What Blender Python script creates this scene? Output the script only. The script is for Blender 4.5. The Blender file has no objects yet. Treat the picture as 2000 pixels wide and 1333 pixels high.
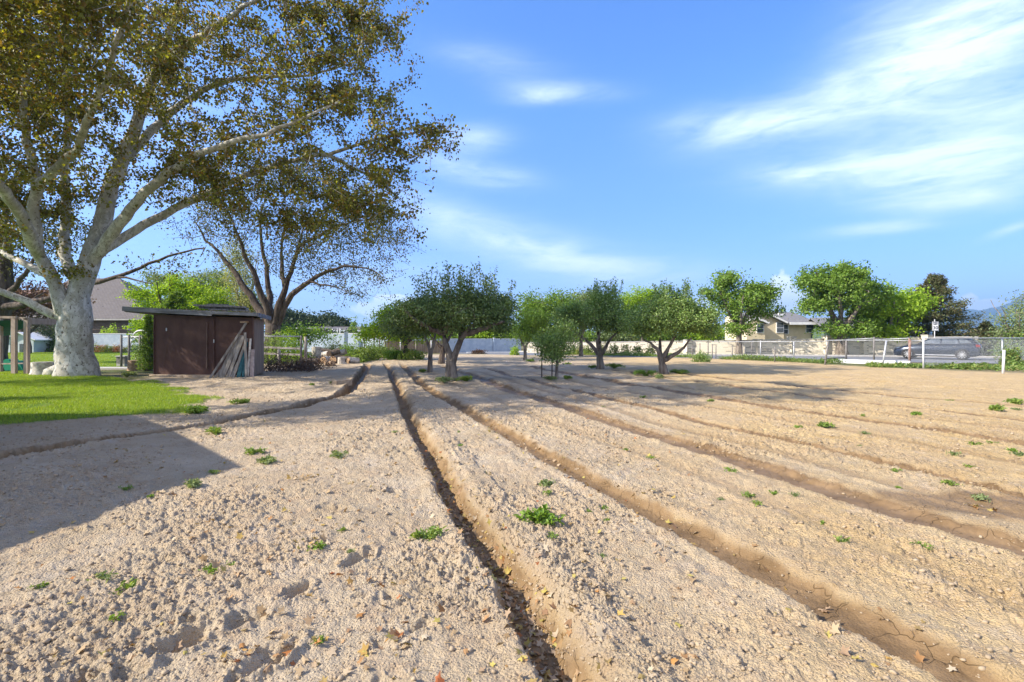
import bpy, math, random
import numpy as np
from mathutils import Vector, Matrix

# ------------------------------------------------------------------ camera, sky, sun, exposure
S = bpy.context.scene
COL = S.collection
R = math.radians
CAMH, F, HZ = 1.45, 1000.0, 660.0

cam = bpy.data.cameras.new('camera'); camo = bpy.data.objects.new('camera', cam); COL.objects.link(camo)
cam.sensor_width = 36; cam.lens = 18.0; cam.clip_start = .05; cam.clip_end = 20000
cam.shift_y = -6.5/2000
camo.location = (0, 0, CAMH); camo.rotation_euler = (R(90), 0, 0)
S.camera = camo
S.render.resolution_x = 1024; S.render.resolution_y = 682
S.view_settings.view_transform = 'Standard'; S.view_settings.look = 'None'
S.view_settings.gamma = 1; S.view_settings.exposure = 1.66
S.cycles.max_bounces = 8; S.cycles.transparent_max_bounces = 12

LX, LY, EL = .958, .287, R(35)            # horizontal travel direction of the sunlight, sun elevation
SUN_AZ = math.atan2(-LX, -LY)             # azimuth of the sun measured from +Y towards +X
sun = bpy.data.lights.new('sun', 'SUN'); sun.energy = 3.2; sun.angle = R(.55); sun.color = (1, .91, .77)
so = bpy.data.objects.new('sun', sun); COL.objects.link(so)
so.rotation_euler = Vector((LX*math.cos(EL), LY*math.cos(EL), -math.sin(EL))).to_track_quat('-Z', 'Y').to_euler()

class NT:
    """small node-tree helper"""
    def __init__(s, tree): s.t = tree; s.n = tree.nodes; s.l = tree.links
    def node(s, typ, **kw):
        n = s.n.new(typ)
        for k, v in kw.items():
            if k in ('ins',):
                for kk, vv in v.items(): s.put(n, kk, vv)
            else: setattr(n, k, v)
        return n
    def put(s, n, key, v):
        sock = n.inputs[key]
        if isinstance(v, bpy.types.NodeSocket): s.l.new(v, sock)
        else: sock.default_value = v
    def math(s, op, a, b=None, c=None, clamp=False):
        n = s.n.new('ShaderNodeMath'); n.operation = op; n.use_clamp = clamp
        s.put(n, 0, a)
        if b is not None: s.put(n, 1, b)
        if c is not None: s.put(n, 2, c)
        return n.outputs[0]
    def mix(s, f, a, b, typ='MIX'):
        n = s.n.new('ShaderNodeMix'); n.data_type = 'RGBA'; n.blend_type = typ
        s.put(n, 0, f); s.put(n, 6, a); s.put(n, 7, b)
        return n.outputs[2]
    def noise(s, vec, scale, detail=3, rough=.55, dist=0):
        n = s.n.new('ShaderNodeTexNoise')
        if vec is not None: s.l.new(vec, n.inputs['Vector'])
        n.inputs['Scale'].default_value = scale; n.inputs['Detail'].default_value = detail
        n.inputs['Roughness'].default_value = rough; n.inputs['Distortion'].default_value = dist
        return n.outputs['Fac']
    def ramp(s, f, lo, hi):
        n = s.n.new('ShaderNodeMapRange'); n.clamp = True
        s.put(n, 0, f); n.inputs[1].default_value = lo; n.inputs[2].default_value = hi
        return n.outputs[0]
def c4(c): return (c[0], c[1], c[2], 1)

w = bpy.data.worlds.new('World'); S.world = w; w.use_nodes = True
g = NT(w.node_tree); g.n.clear()
sky = g.node('ShaderNodeTexSky', sky_type='NISHITA', sun_disc=False)
sky.sun_elevation = EL; sky.sun_rotation = SUN_AZ; sky.altitude = 1400; sky.air_density = 1.0
sky.dust_density = .4; sky.ozone_density = 3.5
hsv = g.node('ShaderNodeHueSaturation'); hsv.inputs['Saturation'].default_value = 1.22
g.l.new(g.mix(1, sky.outputs[0], (1.1, .99, 1.1, 1), 'MULTIPLY'), hsv.inputs['Color'])
tc = g.node('ShaderNodeTexCoord'); sep = g.node('ShaderNodeSeparateXYZ'); g.l.new(tc.outputs['Generated'], sep.inputs[0])
az = g.math('ARCTAN2', sep.outputs[0], sep.outputs[1]); el = g.math('ARCSINE', sep.outputs[2])
# thin streaked cirrus: soft elongated patches of the sky dome, broken up by stretched noise
cmb = g.node('ShaderNodeCombineXYZ'); g.l.new(g.math('MULTIPLY', az, 1.0), cmb.inputs[0]); g.l.new(g.math('MULTIPLY', el, 3.4), cmb.inputs[1])
rot = g.node('ShaderNodeMapping'); rot.inputs['Rotation'].default_value = (0, 0, R(-14)); rot.inputs['Scale'].default_value = (1.0, 1.3, 1)
g.l.new(cmb.outputs[0], rot.inputs[0])
streak = g.noise(rot.outputs[0], 5.5, 7, .6, .9)
fine = g.noise(rot.outputs[0], 22, 6, .6, 1.2)
tex = g.math('ADD', g.math('MULTIPLY', streak, .8), g.math('MULTIPLY', fine, .2))
tex = g.ramp(tex, .22, .88)
def azel(px, py):
    d = Vector(((px-1000)/F, 1, (HZ-py)/F)).normalized()
    return math.atan2(d.x, d.y), math.asin(d.z)
clouds = [  # centre (image-sized degrees), half lengths, tilt, strength
    (1420, 245, 100, 26, 5, 1.3), (1580, 215, 180, 40, -8, 1.0), (1800, 130, 190, 70, -22, 1.1), (1960, 60, 160, 90, -20, 1.1), (1750, 60, 120, 80, -30, .6),
    (1930, 250, 200, 60, -6, 1.2), (1700, 330, 200, 34, 4, 1.1), (1900, 350, 200, 45, 4, 1.3), (1860, 395, 120, 20, 6, .9),
    (1090, 179, 80, 14, 4, 1.0), (1040, 192, 40, 10, 0, .8), (930, 335, 75, 20, 8, 1.3), (920, 272, 50, 22, -5, .9), (960, 120, 90, 22, 8, .45),
    (1000, 470, 190, 34, 14, .8), (1150, 515, 170, 30, 10, .9), (1240, 545, 200, 40, 4, .4), (1705, 447, 75, 11, 0, 1.5),
    (880, 430, 120, 40, 15, .5), (1550, 340, 60, 14, 10, .6), (200, 250, 300, 200, 0, .5), (760, 560, 130, 50, 0, .7), (1980, 445, 30, 8, -20, 1)]
acc = None
for (px, py, a, b, t, st) in clouds:
    ca, ce = azel(px, py); k = math.cos(ca)**2
    sa, se = a/F*k*1.05+.01, b/F*math.cos(ca)
    dx = g.math('SUBTRACT', az, ca); dy = g.math('SUBTRACT', el, ce)
    ct, sn = math.cos(R(-t)), math.sin(R(-t))
    u = g.math('MULTIPLY', g.math('ADD', g.math('MULTIPLY', dx, ct), g.math('MULTIPLY', dy, sn)), 1/sa)
    v = g.math('MULTIPLY', g.math('SUBTRACT', g.math('MULTIPLY', dy, ct), g.math('MULTIPLY', dx, sn)), 1/se)
    q = g.math('ADD', g.math('MULTIPLY', u, u), g.math('MULTIPLY', v, v))
    e = g.math('MULTIPLY', g.math('EXPONENT', g.math('MULTIPLY', q, -.9)), st)
    acc = e if acc is None else g.math('ADD', acc, e)
cirrus = g.math('MULTIPLY', acc, tex, clamp=True)
cirrus = g.math('MULTIPLY', cirrus, .8)
# cumulus heaps low over the horizon
cn = g.noise(tc.outputs['Generated'], 22, 6, .6)
cum = None
for (px, py, a, b) in [(1528, 572, 34, 34), (1555, 590, 60, 22), (1925, 596, 40, 14), (1895, 588, 22, 22), (770, 590, 40, 14), (735, 606, 60, 14), (1375, 610, 30, 26), (255, 600, 60, 16)]:
    ca, ce = azel(px, py); k = math.cos(ca)**2
    u = g.math('MULTIPLY', g.math('SUBTRACT', az, ca), 1/(a/F*k)); v = g.math('MULTIPLY', g.math('SUBTRACT', el, ce), 1/(b/F*math.cos(ca)))
    e = g.math('EXPONENT', g.math('MULTIPLY', g.math('ADD', g.math('MULTIPLY', u, u), g.math('MULTIPLY', v, v)), -.7))
    cum = e if cum is None else g.math('MAXIMUM', cum, e)
cumf = g.ramp(g.math('ADD', cum, g.math('MULTIPLY', g.math('SUBTRACT', cn, .5), 1.5)), .42, .62)
low = g.math('ADD', g.math('MULTIPLY', g.ramp(el, .0, .42), .48), .52)
lowc = g.node('ShaderNodeCombineColor'); g.l.new(g.math('MULTIPLY', low, g.math('ADD', g.math('MULTIPLY', g.ramp(el, 0, .3), .1), .9)), lowc.inputs[0]); g.l.new(low, lowc.inputs[1]); g.l.new(g.math('POWER', low, .5), lowc.inputs[2])
col = g.mix(1, hsv.outputs[0], lowc.outputs[0], 'MULTIPLY')
col = g.mix(cirrus, col, (4.2, 4.7, 5.6, 1))
col = g.mix(g.math('MULTIPLY', cumf, .9), col, (5.6, 5.9, 6.4, 1))
# unseen bright cloud sheet behind the camera, added as neutral fill for the shadows
fill_cloud_n = g.noise(tc.outputs['Generated'], 2.2, 5, .55)
back = g.math('MULTIPLY', g.ramp(sep.outputs[1], .12, -.35), g.ramp(fill_cloud_n, .25, .6))
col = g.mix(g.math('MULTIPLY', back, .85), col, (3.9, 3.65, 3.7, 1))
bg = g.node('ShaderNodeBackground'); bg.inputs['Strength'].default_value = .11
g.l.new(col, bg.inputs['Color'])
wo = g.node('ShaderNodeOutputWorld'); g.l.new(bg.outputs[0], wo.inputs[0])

# ------------------------------------------------------------------ helpers
def P(px, py, Y): return Vector(((px-1000)/F*Y, Y, CAMH+(HZ-py)/F*Y))
def G(px, py):
    Y = CAMH*F/(py-HZ); return Vector(((px-1000)/F*Y, Y, 0))

def hsh(ix, iy, seed):
    h = (ix.astype(np.int64)*374761393 + iy.astype(np.int64)*668265263 + seed*974634777) & 0xffffffff
    h = ((h ^ (h >> 13))*1274126177) & 0xffffffff
    h = ((h ^ (h >> 16))*2246822519) & 0xffffffff
    return ((h ^ (h >> 15)) & 0xffffff)/float(0xffffff)
def vnoise(x, y, seed=0):
    ix, iy = np.floor(x), np.floor(y); fx, fy = x-ix, y-iy
    fx = fx*fx*(3-2*fx); fy = fy*fy*(3-2*fy)
    a, b = hsh(ix, iy, seed), hsh(ix+1, iy, seed); c, d = hsh(ix, iy+1, seed), hsh(ix+1, iy+1, seed)
    return (a+(b-a)*fx)*(1-fy)+(c+(d-c)*fx)*fy - .5
def fbm(x, y, seed=0, o=4):
    s, a = 0, 1.0
    for k in range(o):
        s = s+a*vnoise(x*2**k+k*17.3, y*2**k-k*9.1, seed+k); a *= .5
    return s
def worley(x, y, seed=0):
    """rounded lumps: 1 at the cell points falling to 0; each lump has its own height"""
    ix, iy = np.floor(x), np.floor(y); best = np.zeros_like(x)
    for i in (-1, 0, 1):
        for j in (-1, 0, 1):
            cx, cy = ix+i, iy+j
            px = cx+hsh(cx, cy, seed); py = cy+hsh(cx, cy, seed+7); hh = hsh(cx, cy, seed+13)**2
            r = .28+.45*hh
            d = ((x-px)**2+(y-py)**2)/(r*r)
            best = np.maximum(best, hh*np.sqrt(np.clip(1-d, 0, 1)))
    return best
def sst(a, b, x):
    t = np.clip((x-a)/(b-a), 0, 1); return t*t*(3-2*t)
def inpoly(x, y, poly):
    """signed distance to a polygon, positive inside"""
    n = len(poly); d = np.full(x.shape, 1e9); ins = np.zeros(x.shape, bool)
    for i in range(n):
        ax, ay = poly[i]; bx, by = poly[(i+1) % n]
        ex, ey = bx-ax, by-ay; t = np.clip(((x-ax)*ex+(y-ay)*ey)/(ex*ex+ey*ey), 0, 1)
        d = np.minimum(d, (x-ax-t*ex)**2+(y-ay-t*ey)**2)
        c = ((ay > y) != (by > y)) & (x < (bx-ax)*(y-ay)/((by-ay) if by != ay else 1e-9)+ax)
        ins ^= c
    return np.where(ins, 1, -1)*np.sqrt(d)

def tag(o, label=None, cat=None, group=None, kind=None):
    if label: o['label'] = label
    if cat: o['category'] = cat
    if group: o['group'] = group
    if kind: o['kind'] = kind
    return o
def thing(name, label, cat, loc=(0, 0, 0), rz=0, group=None):
    o = bpy.data.objects.new(name, None); COL.objects.link(o); o.empty_display_size = .2
    o.location = loc; o.rotation_euler = (0, 0, rz)
    return tag(o, label, cat, group)
def mesh_obj(name, verts, faces, m, parent=None, smooth=False):
    me = bpy.data.meshes.new(name)
    if isinstance(verts, np.ndarray):
        nv, nf, k = len(verts), len(faces), faces.shape[1]
        me.vertices.add(nv); me.vertices.foreach_set('co', verts.astype(np.float32).ravel())
        me.loops.add(nf*k); me.loops.foreach_set('vertex_index', faces.astype(np.int32).ravel())
        me.polygons.add(nf); me.polygons.foreach_set('loop_start', np.arange(0, nf*k, k, dtype=np.int32))
        me.update(calc_edges=True)
    else:
        me.from_pydata([tuple(v) for v in verts], [], faces); me.update()
    if smooth: me.polygons.foreach_set('use_smooth', [True]*len(me.polygons))
    ms = m if isinstance(m, (list, tuple)) else [m]
    for q in ms: me.materials.append(q)
    o = bpy.data.objects.new(name, me); COL.objects.link(o)
    if parent is not None: o.parent = parent
    return o

class MB:
    """collects shapes and links them as ONE mesh object"""
    def __init__(s): s.v = []; s.f = []; s.sm = []
    def add(s, vs, fs, smooth=False):
        b = len(s.v); s.v += [Vector(v) for v in vs]; s.f += [tuple(i+b for i in f) for f in fs]; s.sm += [smooth]*len(fs); return s
    def box(s, c, d, rz=0, M=None):
        x, y, z = d[0]/2, d[1]/2, d[2]/2
        vs = [Vector((i*x, j*y, k*z)) for i in (-1, 1) for j in (-1, 1) for k in (-1, 1)]
        m = Matrix.Translation(c) @ Matrix.Rotation(rz, 4, 'Z')
        if M is not None: m = M
        return s.add([m @ v for v in vs], [(0, 1, 3, 2), (4, 6, 7, 5), (0, 4, 5, 1), (2, 3, 7, 6), (0, 2, 6, 4), (1, 5, 7, 3)])
    def bar(s, a, b, w_, t_, up=(0, 0, 1)):
        """rectangular bar from a to b, w_ wide sideways, t_ thick"""
        a, b = Vector(a), Vector(b); d = (b-a); L = d.length; d.normalize()
        side = d.cross(Vector(up))
        if side.length < 1e-4: side = d.cross(Vector((0, 1, 0)))
        side.normalize(); u = side.cross(d)
        vs = [p+side*i*w_/2+u*j*t_/2 for p in (a, b) for i in (-1, 1) for j in (-1, 1)]
        return s.add(vs, [(0, 1, 3, 2), (4, 6, 7, 5), (0, 4, 5, 1), (2, 3, 7, 6), (0, 2, 6, 4), (1, 5, 7, 3)])
    def tube(s, pts, rad, n=8, cap=True):
        pts = [Vector(p) for p in pts]; k = len(pts)
        rad = rad if isinstance(rad, (list, tuple)) else [rad]*k
        vs = []
        for i, p in enumerate(pts):
            d = (pts[min(i+1, k-1)]-pts[max(i-1, 0)]).normalized()
            ref = Vector((0, 0, 1)) if abs(d.z) < .9 else Vector((1, 0, 0))
            a = d.cross(ref).normalized(); b = d.cross(a)
            vs += [p+(a*math.cos(2*math.pi*j/n)+b*math.sin(2*math.pi*j/n))*rad[i] for j in range(n)]
        fs = [(i*n+j, i*n+(j+1) % n, (i+1)*n+(j+1) % n, (i+1)*n+j) for i in range(k-1) for j in range(n)]
        s.add(vs, fs, True)
        if cap: b = len(s.v)-len(vs); s.f += [tuple(b+j for j in range(n))[::-1], tuple(b+(k-1)*n+j for j in range(n))]; s.sm += [False, False]
        return s
    def prism(s, poly, a, b):
        """poly: list of 3D points, extruded from offset a to offset b (vectors)"""
        a, b = Vector(a), Vector(b); n = len(poly); vs = [Vector(p)+a for p in poly]+[Vector(p)+b for p in poly]
        return s.add(vs, [tuple(range(n))[::-1], tuple(range(n, 2*n))]+[(i, (i+1) % n, n+(i+1) % n, n+i) for i in range(n)])
    def build(s, name, m, parent=None):
        o = mesh_obj(name, s.v, s.f, m, parent)
        o.data.polygons.foreach_set('use_smooth', s.sm)
        return o

# ------------------------------------------------------------------ materials
def mat(name, c1, c2=None, scale=6, rough=.85, bump=0, bscale=None, coord='Object', stretch=(1, 1, 1), metal=0, spec=.3, lo=.38, hi=.62, detail=5):
    m = bpy.data.materials.new(name); m.use_nodes = True; g = NT(m.node_tree)
    p = g.n['Principled BSDF']; p.inputs['Roughness'].default_value = rough
    p.inputs['Metallic'].default_value = metal; p.inputs['Specular IOR Level'].default_value = spec
    tcn = g.node('ShaderNodeTexCoord'); mp = g.node('ShaderNodeMapping'); mp.inputs['Scale'].default_value = stretch
    g.l.new(tcn.outputs[coord], mp.inputs[0]); v = mp.outputs[0]
    if c2 is None: p.inputs['Base Color'].default_value = c4(c1)
    else: g.l.new(g.mix(g.ramp(g.noise(v, scale, detail, .62), lo, hi), c4(c1), c4(c2)), p.inputs['Base Color'])
    if bump:
        b = g.node('ShaderNodeBump'); b.inputs['Strength'].default_value = 1; b.inputs['Distance'].default_value = bump
        g.l.new(g.noise(v, bscale or scale*3, 5, .6), b.inputs['Height']); g.l.new(b.outputs[0], p.inputs['Normal'])
    m['v'] = 1
    return m
def leaf_mat(name, cols, trans=.3, rough=.5, tcol=None, spec=.35):
    """each leaf takes its own colour from the list"""
    m = bpy.data.materials.new(name); m.use_nodes = True; g = NT(m.node_tree); g.n.clear()
    geo = g.node('ShaderNodeNewGeometry'); rp = g.node('ShaderNodeValToRGB'); rp.color_ramp.interpolation = 'LINEAR'
    e = rp.color_ramp.elements
    while len(e) < len(cols): e.new(.5)
    for i, c in enumerate(cols): e[i].position = i/(len(cols)-1); e[i].color = c4(c)
    g.l.new(geo.outputs['Random Per Island'], rp.inputs[0])
    p = g.node('ShaderNodeBsdfPrincipled'); p.inputs['Roughness'].default_value = rough; p.inputs['Specular IOR Level'].default_value = spec
    g.l.new(rp.outputs[0], p.inputs['Base Color'])
    t = g.node('ShaderNodeBsdfTranslucent')
    tm = g.mix(1.0, rp.outputs[0], c4(tcol or (1.6, 1.5, .6)), 'MULTIPLY'); g.l.new(tm, t.inputs[0])
    mx = g.node('ShaderNodeMixShader'); mx.inputs[0].default_value = trans
    g.l.new(p.outputs[0], mx.inputs[1]); g.l.new(t.outputs[0], mx.inputs[2])
    o = g.node('ShaderNodeOutputMaterial'); g.l.new(mx.outputs[0], o.inputs[0])
    return m
M = {}
M['dark_bark'] = mat('dark_bark', (.055, .042, .035), (.15, .12, .1), 7, .95, .03, 18, stretch=(1, 1, .25))
M['grey_bark'] = mat('grey_bark', (.10, .08, .065), (.27, .23, .19), 7, .95, .02, 22, stretch=(1, 1, .3))
M['birch'] = mat('pale_bark', (.5, .48, .43), (.2, .18, .16), 9, .8, .005, stretch=(1, 1, 2))
M['wood_grey'] = mat('weathered_wood', (.17, .15, .13), (.36, .33, .29), 10, .9, .004, 30, stretch=(1, 1, .08))
M['wood_flat'] = mat('weathered_board', (.13, .13, .135), (.26, .26, .27), 9, .9, .004, 30, stretch=(.1, 1, 1))
M['log_end'] = mat('cut_wood', (.30, .19, .11), (.48, .34, .22), 14, .9, .004)
M['log_grey'] = mat('bleached_log', (.30, .27, .24), (.62, .58, .52), 6, .9, .01)
M['log_dark'] = mat('dark_log', (.07, .055, .045), (.2, .16, .13), 8, .95, .01)
M['metal'] = mat('galvanised_steel', (.42, .43, .45), (.58, .59, .6), 9, .5, 0, metal=.35)
M['dull_metal'] = mat('dull_steel', (.14, .135, .13), (.24, .22, .2), 9, .75)
M['rust'] = mat('rusted_steel', (.2, .09, .06), (.33, .25, .22), 12, .9)
M['bright_wire'] = mat('bright_wire', (.62, .64, .67), None, rough=.5)
M['wire'] = mat('galvanised_wire', (.30, .31, .33), None, rough=.6)
M['white'] = mat('white_paint', (.72, .73, .74), (.82, .82, .82), 3, .6)
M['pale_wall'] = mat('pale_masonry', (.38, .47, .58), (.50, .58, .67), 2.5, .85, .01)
M['conc'] = mat('concrete', (.42, .40, .37), (.52, .5, .47), 4, .9, .003)
M['asphalt'] = mat('asphalt', (.16, .165, .18), (.21, .215, .23), 3, .92, .004, 80)
M['teal'] = mat('teal_fabric', (.004, .07, .07), (.008, .1, .09), 3, .8)
M['vinyl_tan'] = mat('weathered_cedar', (.34, .25, .2), (.46, .36, .3), 6, .8, stretch=(1, 1, .2))
M['green_plastic'] = mat('green_plastic', (.02, .24, .13), None, rough=.4)
M['brown_fence'] = mat('brown_board', (.20, .15, .11), (.3, .23, .17), 4, .9, stretch=(1, 1, .2))
M['red_wood'] = mat('stained_wood', (.2, .08, .05), (.28, .13, .09), 6, .85)
M['cream'] = mat('cream_stucco', (.66, .56, .38), (.72, .62, .44), 2, .9, .002, 60)
M['glass'] = mat('window_glass', (.06, .075, .09), (.12, .14, .16), 1.5, .08, spec=.8)
M['blue_white'] = mat('pale_siding', (.50, .56, .60), (.58, .64, .67), 2, .8)

def bark_plane():
    m = bpy.data.materials.new('mottled_bark'); m.use_nodes = True; g = NT(m.node_tree); p = g.n['Principled BSDF']
    t = g.node('ShaderNodeTexCoord'); mp = g.node('ShaderNodeMapping'); mp.inputs['Scale'].default_value = (1, 1, .62); g.l.new(t.outputs['Object'], mp.inputs[0]); v = mp.outputs[0]
    big = g.ramp(g.noise(v, 2.2, 5, .65, .6), .46, .53); mid = g.ramp(g.noise(v, 5.5, 5, .65, .7), .51, .56); sm = g.ramp(g.noise(v, 15, 4, .6, .8), .60, .64)
    c = g.mix(big, (.42, .40, .34, 1), (.60, .58, .52, 1)); c = g.mix(g.math('MULTIPLY', mid, .75), c, (.34, .32, .25, 1)); c = g.mix(sm, c, (.13, .10, .075, 1))
    g.l.new(c, p.inputs['Base Color']); p.inputs['Roughness'].default_value = .85
    b = g.node('ShaderNodeBump'); b.inputs['Distance'].default_value = .02; b.inputs['Strength'].default_value = .8
    g.l.new(g.math('SUBTRACT', g.noise(v, 9, 6, .65), g.math('MULTIPLY', sm, .3)), b.inputs['Height']); g.l.new(b.outputs[0], p.inputs['Normal'])
    return m
M['plane_bark'] = bark_plane()
def tiled(name, c1, c2, mortar, bw, bh, ms, bump, off=.5, vec='Object', squash=1, speck=None):
    m = bpy.data.materials.new(name); m.use_nodes = True; g = NT(m.node_tree); p = g.n['Principled BSDF']
    uv = g.node('ShaderNodeUVMap')
    b = g.node('ShaderNodeTexBrick'); b.offset = off
    g.l.new(uv.outputs[0], b.inputs['Vector'])
    b.inputs['Color1'].default_value = c4(c1); b.inputs['Color2'].default_value = c4(c2); b.inputs['Mortar'].default_value = c4(mortar)
    b.inputs['Scale'].default_value = 1; b.inputs['Brick Width'].default_value = bw; b.inputs['Row Height'].default_value = bh; b.inputs['Mortar Size'].default_value = ms
    b.inputs['Bias'].default_value = -.1
    c = g.mix(.35, b.outputs[0], g.mix(g.noise(uv.outputs[0], 1.3, 4), c4(c1), c4(c2)))
    if speck:
        b2 = g.node('ShaderNodeTexBrick'); b2.offset = off; g.l.new(uv.outputs[0], b2.inputs['Vector'])
        b2.inputs['Color1'].default_value = (0, 0, 0, 1); b2.inputs['Color2'].default_value = (1, 1, 1, 1); b2.inputs['Mortar'].default_value = (0, 0, 0, 1)
        b2.inputs['Scale'].default_value = 1; b2.inputs['Brick Width'].default_value = bw; b2.inputs['Row Height'].default_value = bh/2; b2.inputs['Mortar Size'].default_value = ms*2
        bw_ = g.node('ShaderNodeRGBToBW'); g.l.new(b2.outputs[0], bw_.inputs[0])
        c = g.mix(g.ramp(bw_.outputs[0], .74, .82), c, c4(speck))
    g.l.new(c, p.inputs['Base Color']); p.inputs['Roughness'].default_value = .9
    bu = g.node('ShaderNodeBump'); bu.inputs['Distance'].default_value = bump; bu.inputs['Strength'].default_value = .7
    g.l.new(b.outputs['Fac'], bu.inputs['Height']); bu.invert = True; g.l.new(bu.outputs[0], p.inputs['Normal'])
    return m
M['block'] = tiled('cream_block', (.70, .63, .51), (.77, .70, .58), (.58, .52, .43), .46, .22, .008, .008, speck=(.34, .31, .26))
M['shingle'] = tiled('grey_shingle', (.17, .165, .165), (.22, .215, .215), (.11, .11, .11), .35, .16, .012, .01)
M['shingle_brown'] = tiled('brown_shingle', (.12, .105, .10), (.17, .15, .145), (.06, .055, .05), .4, .22, .02, .02)
M['brick'] = tiled('brown_brick', (.10, .07, .055), (.16, .115, .09), (.13, .12, .11), .3, .1, .012, .005)
M['brown_paint'] = mat('worn_brown_paint', (.075, .037, .029), (.105, .056, .042), 2.2, .75, .003, 40, stretch=(1, 1, .5))

def planar_uv(o, axis=None):
    """metre-scaled UVs laid along each face: u level, v up the slope"""
    me = o.data; uv = me.uv_layers.new(name='UVMap')
    for p in me.polygons:
        n = p.normal; u = Vector((0, 0, 1)).cross(n)
        if u.length < 1e-3: u = Vector((1, 0, 0))
        u.normalize(); v = n.cross(u)
        for li in p.loop_indices:
            co = me.vertices[me.loops[li].vertex_index].co; uv.data[li].uv = (co.dot(u), co.dot(v))
    return o

# ------------------------------------------------------------------ terrain
FUR = [  # centre line (y, x) list, depth, half floor, half top, berm, wet (the curved row's also paints its shade)
    ([2.18, 2.9, 4.1, 4.92, 5.8, 7.25, 9.35, 14.2, 21.6, 30], [.227, .05, -.35, -.62, -.87, -1.3, -1.9, -3.17, -5.15, -7.5], .14, .06, .17, .016, 1.2),
    ([2.19, 3.55, 4.57, 6.04, 7.44, 9.54, 13.8, 20.7, 30], [1.94, 1.42, 1.03, .45, 0, -.715, -2.25, -4.14, -6.6], .065, .11, .20, .014, 1.),
    ([3.33, 4.75, 5.73, 7.07, 9.06, 13.8, 18.1, 28], [3.5, 2.98, 2.66, 2.30, 1.59, 0, -1.2, -4.2], .055, .15, .30, .010, 1.3),
    ([4.65, 5.47, 6.68, 8.19, 11, 16.7, 26], [4.65, 4.38, 4.0, 3.48, 2.6, .83, -2.], .045, .08, .19, .009, 1.3),
    ([7, 8.29, 9.54, 10.7, 13.2, 20.7, 28], [7, 6.5, 5.85, 5.37, 4.6, 2.2, 0], .048, .13, .27, .008, 1.6),
    ([8.95, 10, 10.7, 11.4, 16, 26], [8.95, 8.6, 8.2, 7.8, 6.3, 3.5], .035, .07, .2, .012, 1.3),
    ([10.7, 11.9, 12.7, 14.5, 20, 26], [10.7, 10.1, 9.6, 8.9, 7, 5], .04, .08, .28, .012, 1.2),
    ([13.5, 15.3, 17.7, 22], [14, 12.8, 11.6, 10], .04, .1, .4, .02, .4),
    ([4.2, 5.2, 7, 10, 15, 24], [4.05, 3.6, 3.1, 2.1, .55, -2.1], .018, .04, .22, .014, .55),
    ([3, 5, 8, 14, 24], [2.6, 2.1, .9, -1.2, -4.3], .014, .03, .2, .014, .35),
    ([5.8, 6.5, 8, 11, 16, 24], [5.8, 5.6, 5.1, 3.95, 2.4, 0], .018, .04, .22, .012, .6),
    ([8, 9.5, 11, 14, 22], [8, 7.2, 6.5, 5.4, 3], .018, .05, .22, .012, .6),
    ([3, 6.17, 7.18, 8.5, 9.54, 11, 12.6, 14, 15.3, 20, 26.4, 30], [-7.6, -6.17, -5.74, -5.1, -4.77, -4.45, -4.4, -4.5, -4.8, -5.9, -7.5, -8.6], .24, .10, .22, .03, 2.4)]  # curved row: high wet value darkens the soil in place of its shade
LAWN = [(-45, 7.2), (-12, 8.2), (-8.8, 8.45), (-7.1, 8.95), (-6.2, 10.2), (-6.5, 11.6), (-8.6, 13.8), (-10.8, 16.2), (-14, 18.2), (-16.5, 19.8), (-18, 21.5), (-45, 23.5)]
LAWN2 = [(-60, 24.6), (-24, 24.4), (-19.0, 24.4), (-19.5, 33), (-23, 52), (-75, 52)]
FIELD = [(-9, -6), (-5.5, -6), (12, -8), (26, 18), (20.5, 21.8), (18.4, 25), (15.2, 34), (9, 41), (2, 47), (-10, 44), (-15, 29), (-14.5, 21), (-13, 18), (-14, 8), (-20, 6), (-20, -3)]
rs = np.random.RandomState(5)
PITS = []
for k in range(95):
    y = rs.uniform(1.8, 8.5); x = rs.uniform(-.95, -.12)*y*1.05 + (0 if k % 3 else rs.uniform(0, 1.6)*y)
    PITS.append((x, y, rs.uniform(.035, .10), rs.uniform(.03, .055), rs.uniform(-.5, .5), rs.uniform(.015, .045)))
PITS += [(-1.55, 2.42, .13, .06, 1.0, .06), (-1.36, 2.62, .10, .05, .9, .05), (-1.22, 2.9, .10, .05, 1.2, .05), (-1.0, 3.35, .12, .05, 1.2, .05), (-1.1, 2.28, .14, .05, 1.1, .07)]

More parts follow.
